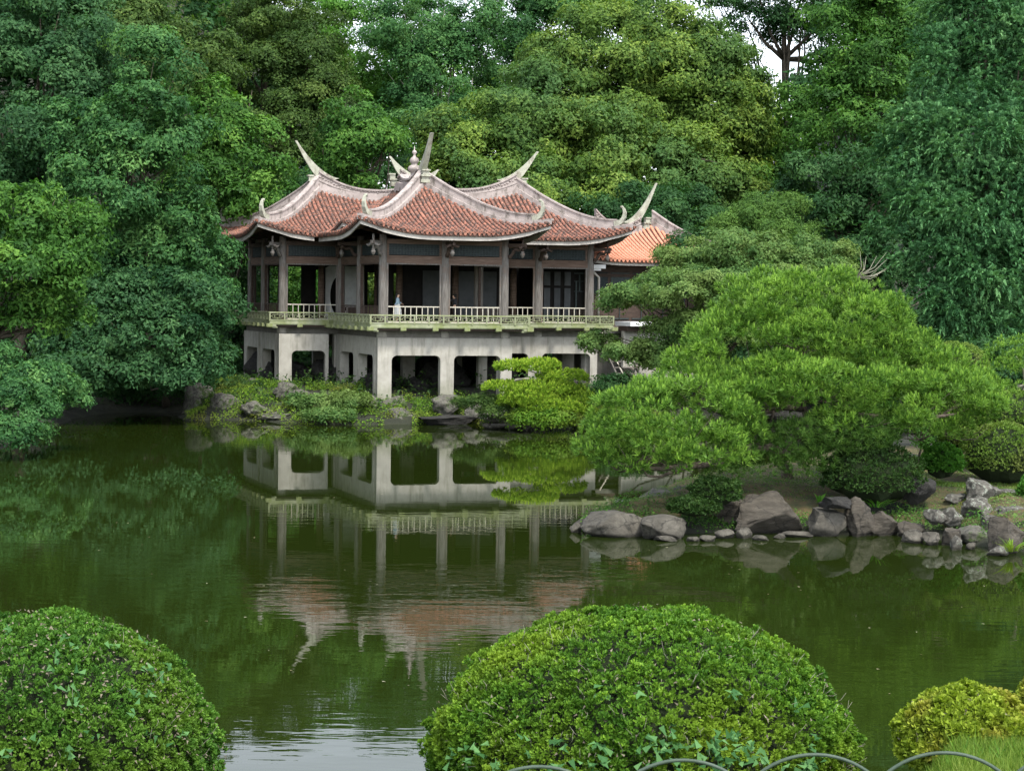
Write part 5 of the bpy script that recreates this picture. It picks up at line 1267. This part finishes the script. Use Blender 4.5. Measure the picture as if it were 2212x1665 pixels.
for i, a in enumerate((
    ('broad rounded grey rock at the left tip of the island', 1252, 1396, 1105, 1158, rock_grey), ('small pale rock at the very tip of the island in the water', 1229, 1254, 1129, 1150, rock_grey), ('little rock between the tip stone and the broad rounded rock', 1242, 1268, 1118, 1140, rock_grey),
    ('low flat grey rock right of the broad rounded rock', 1368, 1494, 1122, 1165, rock_grey), ('sloping brown rock half behind the tall brown rock', 1550, 1640, 1086, 1146, rock_brown),
    ('tall brown hump backed rock, largest on the island shore', 1585, 1745, 1073, 1154, rock_brown), ('smooth upright grey rock right of the tall brown rock', 1745, 1828, 1091, 1157, rock_grey),
    ('layered grey rock with vertical streaks', 1822, 1898, 1087, 1158, rock_brown), ('low triangular layered rock sloping down to the right', 1875, 1950, 1106, 1157, rock_brown),
    ('squat grey stone left of the round tan stone', 1548, 1588, 1144, 1162, rock_grey), ('round tan stone before the tall brown rock', 1586, 1630, 1137, 1162, rock_grey), ('flat pale stone in the water left of the squat stone', 1510, 1545, 1155, 1168, rock_grey),
    ('tiny flat stone farthest left in the stone row', 1482, 1510, 1158, 1168, rock_grey), ('thin flat stone under the low flat rock', 1412, 1462, 1157, 1168, rock_grey), ('small flat stone right of the round tan stone', 1630, 1664, 1156, 1166, rock_grey),
    ('long flat stone under the upright grey rock', 1695, 1756, 1149, 1160, rock_grey), ('thin sliver stone under the tall brown rock', 1672, 1700, 1153, 1162, rock_grey),
    ('brown rock behind the pair of tan loaf stones', 1946, 2000, 1126, 1160, rock_brown), ('left one of the pair of tan loaf shaped stones', 1952, 1996, 1147, 1172, rock_grey), ('right one of the pair of tan loaf shaped stones', 1991, 2038, 1150, 1176, rock_grey),
    ('reddish brown stone right of the loaf shaped stones', 2034, 2076, 1142, 1178, rock_brown), ('small lichen stone in front of the reddish stone', 2050, 2080, 1160, 1187, rock_lichen), ('mossy overhanging ledge rock in front of the lichen pile', 2073, 2152, 1142, 1176, rock_moss),
    ('big brown slab rock at the right edge of the shore', 2130, 2225, 1118, 1192, rock_brown), ('low lichen stone at the right edge in the water', 2136, 2180, 1180, 1200, rock_lichen), ('little wet stone under the overhanging ledge', 2090, 2112, 1172, 1186, rock_grey))):
    rock_px(a[0], a[1], a[2], a[3], a[4] + 1, a[5], 100 + i, group=GR, rough=.13 if a[5] is rock_grey else .18, facets=11 if a[5] is rock_grey else 16)
for i, a in enumerate((
    ('small stone behind the broad rounded rock', 1326, 1376, 1090, 1106, rock_grey, .35), ('long mossy slab rock at the back of the island tip', 1373, 1492, 1058, 1100, rock_moss, .3), ('dark low rock behind the upright grey rock', 1768, 1850, 1070, 1100, rock_dark, .8),
    ('dark flat topped block rock beside the dark dome bush', 1956, 2032, 1030, 1080, rock_dark, .9), ('highest lichen covered rock of the pile by the grass', 2083, 2157, 1036, 1090, rock_lichen, .8), ('lichen rock in the middle of the pile', 2088, 2154, 1080, 1122, rock_lichen, .5),
    ('pointed low lichen rock at the left of the pile', 2045, 2090, 1066, 1086, rock_lichen, .8), ('small white lichen rock left of the pile', 1998, 2040, 1102, 1130, rock_lichen, .45), ('second white lichen rock left of the pile', 2037, 2081, 1100, 1130, rock_lichen, .45),
    ('flat lichen rock at the right of the pile', 2150, 2225, 1090, 1118, rock_lichen, .6), ('lichen stone between pile and brown slab', 2120, 2160, 1110, 1140, rock_lichen, .4), ('low lichen slab behind the pile at the right', 2155, 2215, 1056, 1080, rock_lichen, .9))):
    rock_px(a[0], a[1], a[2], a[3], a[4], a[5], 140 + i, z=a[6], group=GR, rough=.26 if a[5] is rock_lichen else .16, facets=10, flat=.55 if 'flat' in a[0] or 'slab' in a[0] else None)
for i, a in enumerate((
    ('jagged lichen boulder at the left end of the pavilion shore', 389, 470, 838, 900, rock_moss, 0), ('lower lichen boulder leaning on the jagged boulder', 440, 508, 856, 903, rock_moss, 0), ('long flat slab on the dark left shore', 187, 278, 864, 884, rock_grey, 0.05), ('short flat slab between the long slab and the jagged boulder', 312, 380, 866, 884, rock_grey, .05),
    ('white speckled boulder right below the front left pier', 804, 880, 857, 895, rock_moss, .35), ('large white lichen boulder between the two front piers', 925, 1000, 858, 892, rock_moss, .5), ('blue grey boulder left of the front left pier', 728, 792, 826, 864, rock_moss, .9),
    ('dark flat ledge rock at the waterline below the middle pier', 890, 1012, 897, 919, rock_dark, 0), ('pale green lichen rock at the waterline left of the yellow pine', 1046, 1148, 886, 916, rock_moss, .1), ('leftmost of three flat pale stones at the waterline', 1047, 1099, 914, 926, rock_grey, 0), ('middle one of three flat pale stones at the waterline', 1097, 1130, 916, 928, rock_grey, 0), ('rightmost of three flat pale stones at the waterline', 1130, 1146, 918, 930, rock_grey, 0),
    ('brown rock at the foot of the left end arcade', 524, 566, 820, 846, rock_moss, 1.1), ('mossy mound rock in front of the left wing pier', 590, 640, 832, 866, rock_moss, .9), ('low mossy rock at the waterline in the middle of the shore', 560, 640, 888, 908, rock_moss, .05), ('low dark rock right of the mossy mound', 655, 700, 880, 902, rock_moss, .2), ('pale boulder under the right limb of the pine across the water', 1795, 1858, 896, 926, rock_grey, .2),
    ('lichen rock below the right corner pier', 1000, 1060, 862, 886, rock_moss, .6), ('mossy waterline rock below the lush weeds', 760, 850, 893, 914, rock_moss, 0), ('jagged grey rock between the bright weeds and the front left pier', 780, 822, 858, 890, rock_moss, .5), ('low grey rock at the left of the bright weeds', 520, 575, 872, 900, rock_moss, .2), ('pointed grey rock behind the bright weeds', 610, 665, 846, 872, rock_moss, .8),
    ('crusty rock between the large lichen boulder and the right pier', 1005, 1048, 874, 906, rock_moss, .2), ('crusty rock under the front left pier at the water', 830, 886, 886, 914, rock_moss, 0), ('squat rock on the far shore right of the yellow pine', 1240, 1290, 905, 926, rock_moss, 0), ('long low rock on the far shore behind the pine', 1660, 1740, 890, 908, rock_grey, 0.1), ('small rock on the far shore seen under the pine', 1600, 1640, 892, 908, rock_grey, .1))):
    rock_px(a[0], a[1], a[2], a[3], a[4], a[5], 170 + i, z=a[6], group=GF, tall=1.0, rough=.3 if a[5] is rock_moss else .15, facets=9, flat=.5 if 'flat' in a[0] else None)
# dark volcanic rocks under the building; deep ones added to block light from behind
for i, (lab, u_, v_, s, h) in enumerate((
    ('dark rock heap behind the left wing opening', -1.6, 9.4, 1.5, 1.1), ('rough dark rock with pale veins behind the corner between the wings', -.2, 7.9, 1.2, 1.3), ('dark hump of rock behind the first front opening', 1.8, 4.8, 1.5, 1.0), ('dark hump of rock behind the second front opening', 5.2, 4.6, 1.4, 1.2), ('peaked dark rock deep behind the second front opening', 6.2, 7.6, 1.3, 1.9),
    ('dark rock beside the middle front pier', 3.0, 2.4, .8, .55), ('dark rock in the narrow opening of the left side', .6, 3.0, .9, .8), ('dark knobbly rock in the left end opening', -3.2, 9.6, .8, .9), ('brown rock behind the right wing opening', 11.0, 6.0, 1.2, 2.1), ('tall dark rock behind the small right wing opening', 8.6, 4.9, 1.2, 2.5), ('low rock at the last right pier', 12.6, 3.6, .9, .6), ('added dark rock blocking light deep under the left wing', -2.6, 12.4, 1.4, 1.6), ('added dark rock blocking light deep under the middle', 2.4, 10.6, 2.2, 1.9), ('added dark rock blocking light deep under the right wing', 9.8, 9.6, 2.4, 2.4))):
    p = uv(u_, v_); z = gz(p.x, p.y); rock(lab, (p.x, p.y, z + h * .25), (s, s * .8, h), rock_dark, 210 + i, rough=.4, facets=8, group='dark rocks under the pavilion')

# ------------------------------------------------------------------ iris clump, fern, water specks
def clump(name, label, base, n, h, w, mat, seed, cat, spread=.25):
    rg = random.Random(seed); root = thing(name, base, label, cat)
    for i in range(n):
        a = rg.uniform(0, 2 * math.pi); q = rg.uniform(0, 1) * spread; hh = h * rg.uniform(.6, 1.1)
        p = Vector(base) + Vector((math.cos(a) * q * .4, math.sin(a) * q * .4, 0)); l = Vector((math.cos(a), math.sin(a), 0)) * q * hh / h
        s = Vector((-math.sin(a + .6), math.cos(a + .6), 0)) * w * .5
        vs = []
        for t, ww in ((0, .8), (.4, 1), (.75, .7), (1, .05)):
            c = p + l * t * t * 1.5 + Vector((0, 0, hh * t * (1 - .12 * t))); vs += [c - s * ww, c + s * ww]
        m = MB().add(vs, [(0, 1, 3, 2), (2, 3, 5, 4), (4, 5, 7, 6)]); o = m.build('blade', L[mat], root)
        at = o.data.attributes.new('tint', 'FLOAT', 'FACE'); at.data.foreach_set('value', [rg.uniform(.4, .9)] * 3)
clump('iris_clump', 'tuft of upright iris leaves beside the mossy slab rock', W(1402, 1105, .15), 14, .75, .05, 'bright', 1, 'plant')
clump('fern', 'small fern below the dark dome bush', W(1895, 1095, .7), 16, .35, .06, 'bright', 2, 'plant', .45)
clump('fern', 'tufted fern at the right edge of the shore by the brown slab', W(2185, 1190, .15), 46, .34, .035, 'cover', 3, 'plant', .45)
clump('weed_plant', 'round leaved weed on top of the upright grey rock', W(1770, 1085, .75), 9, .3, .12, 'bright', 4, 'plant', .3)
rng = np.random.default_rng(9); n = 90; xs_ = rng.uniform(200, 2150, n); ys_ = rng.uniform(960, 1500, n) ; VS = []
for x, y in zip(xs_, ys_):
    p = W(x, y, .012)
    if poly_sdf(np.array([p.x]), np.array([p.y]), LAND)[0] > -.5: continue
    VS.append(np.array(p))
V = leaf_quads(np.array(VS), np.tile([0, 0, 1.0], (len(VS), 1)), .065, .6, rng, .05)
m_float = leaf_mat('floating dry leaves', (.12, .10, .05), (.2, .18, .1), (.35, .34, .25), trans=0)
quads_object('floating_leaves', V, rng.uniform(0, 1, len(V)), m_float, kind='stuff', label='scattered small dry leaves floating on the pond')

# ------------------------------------------------------------------ hoop fence in front
hoops = [(880, 1668), (1170, 1655), (1480, 1641), (1765, 1629), (2045, 1625), (2330, 1622)]
fr = thing('hoop_fence', (1.0, 4.4, 5.1), 'low fence of overlapping green metal hoops along the bottom edge', 'fence')
ctr = [P(x, y, 4.4) for x, y in hoops]
hr = .245
for c in ctr:
    top = c.z; pts = [Vector((c.x - hr, c.y, top - hr - .2))] + [Vector((c.x - hr * math.cos(a), c.y + (0.012 if True else 0) * math.cos(a), top - hr + hr * math.sin(a))) for a in [i * math.pi / 30 for i in range(31)]] + [Vector((c.x + hr, c.y, top - hr - .2))]
    MB().tube(pts, .0052, 10).build('hoop', metal_green, fr)
for c, d in zip(ctr, ctr[1:]):
    MB().tube([Vector((c.x, c.y + .012, c.z - hr - .02)), Vector((d.x, d.y + .012, d.z - hr - .02))], .004, 6).build('tie_rod', metal_green, fr)

# ------------------------------------------------------------------ two visitors on the deck
skin_m = surf('skin', [(.3, (.45, .28, .2)), (.7, (.52, .33, .24))], 3, .6, bstr=0)
hair_m = surf('black hair', [(.3, (.006, .005, .005)), (.7, (.02, .017, .015))], 9, .45, bstr=.2)
denim = surf('light blue shirt', [(.3, (.20, .30, .38)), (.7, (.34, .46, .55))], 5, .85, bstr=.3)
white_cl = surf('white skirt', [(.3, (.55, .55, .52)), (.7, (.68, .68, .65))], 5, .85, bstr=.3)
dark_cl = surf('dark clothes', [(.3, (.012, .012, .014)), (.7, (.03, .03, .034))], 5, .85, bstr=.3)
beige_cl = surf('beige shirt', [(.3, (.20, .18, .15)), (.7, (.3, .28, .24))], 5, .85, bstr=.3)
def skin_obj(name, verts, edges, radii, mat, root, levels=2, first=0):
    me = bpy.data.meshes.new(name); me.from_pydata([v for v in verts], edges, []); me.materials.append(mat)
    o = bpy.data.objects.new(name, me); COL.objects.link(o); o.parent = root
    s = o.modifiers.new('skin', 'SKIN'); me.skin_vertices.new() if not me.skin_vertices else None
    for i, r in enumerate(radii):
        sv = me.skin_vertices[0].data[i]; sv.radius = (r, r) if not hasattr(r, '__len__') else r; sv.use_root = (i == first)
    q = o.modifiers.new('sub', 'SUBSURF'); q.levels = levels; q.render_levels = levels
    s.use_smooth_shade = True
    ORG[o.name] = org(root); return o
def person(label, loc, rz, arms, top_m, low_m, skirt, lean=0.0, long_hair=True, h=1.6):
    k = h / 1.6; root = thing('person', loc, label, 'person'); root.rotation_euler = (0, 0, rz)
    S = lambda *p: (p[0] * k, p[1] * k, p[2] * k)
    L1 = lean
    hip = S(0, 0, .86); ch = S(0 + L1 * .3, 0, 1.18); nk = S(L1 * .5, 0, 1.34); hd = S(L1 * .62 + .02, 0, 1.47)
    # x is forward; y is sideways
    (le, lh), (re, rh) = arms
    V = [hip, ch, nk, hd, S(L1 * .66 + .03, 0, 1.53), S(0, .09, .84), S(.02, .10, .46), S(-.02, .10, .06), S(.12, .11, .03), S(0, -.09, .84), S(-.03, -.10, .46), S(-.05, -.10, .06), S(.09, -.11, .03),
         S(L1 * .45, .16, 1.29), S(*le), S(*lh), S(L1 * .45, -.16, 1.29), S(*re), S(*rh), S(L1 * .62 + .11, 0, 1.475)]
    E = [(0, 1), (1, 2), (2, 3), (3, 4), (0, 5), (5, 6), (6, 7), (7, 8), (0, 9), (9, 10), (10, 11), (11, 12), (2, 13), (13, 14), (14, 15), (2, 16), (16, 17), (17, 18), (3, 19)]
    R = [(.10, .13), (.09, .13), .045, .085, .07, .075, .05, .035, .025, .075, .05, .035, .025, .05, .035, .022, .05, .035, .022, .018]
    skin_obj('body', V, E, [tuple(x * k for x in r) if hasattr(r, '__len__') else r * k for r in R], skin_m, root)
    # five short fingers on each hand
    for hand, elb in ((V[15], V[14]), (V[18], V[17])):
        d = (Vector(hand) - Vector(elb)).normalized(); sd = d.cross(Vector((0, 0, 1))).normalized(); m = MB()
        for f, (o_, ln) in enumerate(((-.03, .06), (-.015, .085), (0, .09), (.015, .08), (.035, .05))):
            a = Vector(hand) + sd * o_ * k; m.tube([a, a + d * ln * .55 * k + Vector((0, 0, -.005)), a + d * ln * k + Vector((0, 0, -.02))], [.009, .008, .006], 6)
        o = m.build('fingers', skin_m, None); o.parent = root
    sh = [hip, S(L1 * .15, 0, 1.02), ch, S(L1 * .45, 0, 1.30), S(L1 * .45, .165, 1.285), tuple(Vector(S(*le)).lerp(Vector(S(L1 * .45, .165, 1.285)), .1)), S(L1 * .45, -.165, 1.285), tuple(Vector(S(*re)).lerp(Vector(S(L1 * .45, -.165, 1.285)), .1)), tuple(Vector(S(*le)).lerp(Vector(S(*lh)), .75)), tuple(Vector(S(*re)).lerp(Vector(S(*rh)), .75))]
    skin_obj('shirt', sh, [(0, 1), (1, 2), (2, 3), (3, 4), (4, 5), (3, 6), (6, 7), (5, 8), (7, 9)], [(.13 * k, .16 * k), (.11 * k, .14 * k), (.125 * k, .16 * k), (.075 * k, .11 * k), .068 * k, .052 * k, .068 * k, .052 * k, .042 * k, .042 * k], top_m, root)
    if skirt:
        m = MB(); m.lathe((0, 0, 0), [(.24 * k, .30), (.235 * k, .5), (.2 * k, .72), (.15 * k, .9), (.135 * k, 1.0)], 18); o = m.build('skirt', low_m, None); o.parent = root
    else:
        skin_obj('trousers', [S(0, 0, .95), hip, S(0, .09, .82), V[6], S(-.02, .1, .1), S(0, -.09, .82), V[10], S(-.05, -.1, .1)], [(0, 1), (1, 2), (2, 3), (3, 4), (1, 5), (5, 6), (6, 7)], [.13, (.12, .15), .1, .07, .055, .1, .07, .055], low_m, root)
    hx = L1 * .62
    hv = [S(hx - .005, 0, 1.50), S(hx, 0, 1.56), S(hx - .07, 0, 1.50)] + ([S(hx - .09, 0, 1.38), S(hx - .10, 0, 1.24), S(hx - .10, 0, 1.12)] if long_hair else [])
    he = [(0, 1), (0, 2)] + ([(2, 3), (3, 4), (4, 5)] if long_hair else [])
    skin_obj('hair', hv, he, [.095 * k, .06 * k, .08 * k] + ([(.07 * k, .09 * k), (.05 * k, .08 * k), .035 * k] if long_hair else []), hair_m, root)
    m = MB(); m.tube([S(hx + .10, 0, 1.50), S(hx + .125, 0, 1.475), S(hx + .10, 0, 1.465)], [.012, .016, .012], 6)
    m.build('nose', skin_m, None).parent = root
    m = MB()
    for s in (-1, 1): m.lathe(S(hx + .09, .034 * s, 1.495), [(.003, -.008), (.012, 0), (.003, .008)], 8)
    tag(m.build('eyes', hair_m, None), kind='stuff').parent = root
    return root
pw = P(859, 650, 87.2)
person('long haired woman in a light blue shirt and white skirt standing behind the balustrade', (pw.x, 87.2, 5.162), .15, (((.10, .2, 1.08), (.26, .14, 1.02)), ((-.06, -.22, 1.06), (-.2, -.22, .92))), denim, white_cl, True)
pm = P(984, 650, 88.6)
person('person in dark clothes raising an arm in the dim middle bay', (pm.x, 88.6, 5.162), 2.6, (((.2, .22, 1.2), (.42, .12, 1.32)), ((.05, -.24, 1.06), (.2, -.2, .95))), dark_cl, dark_cl, False, .15, False)
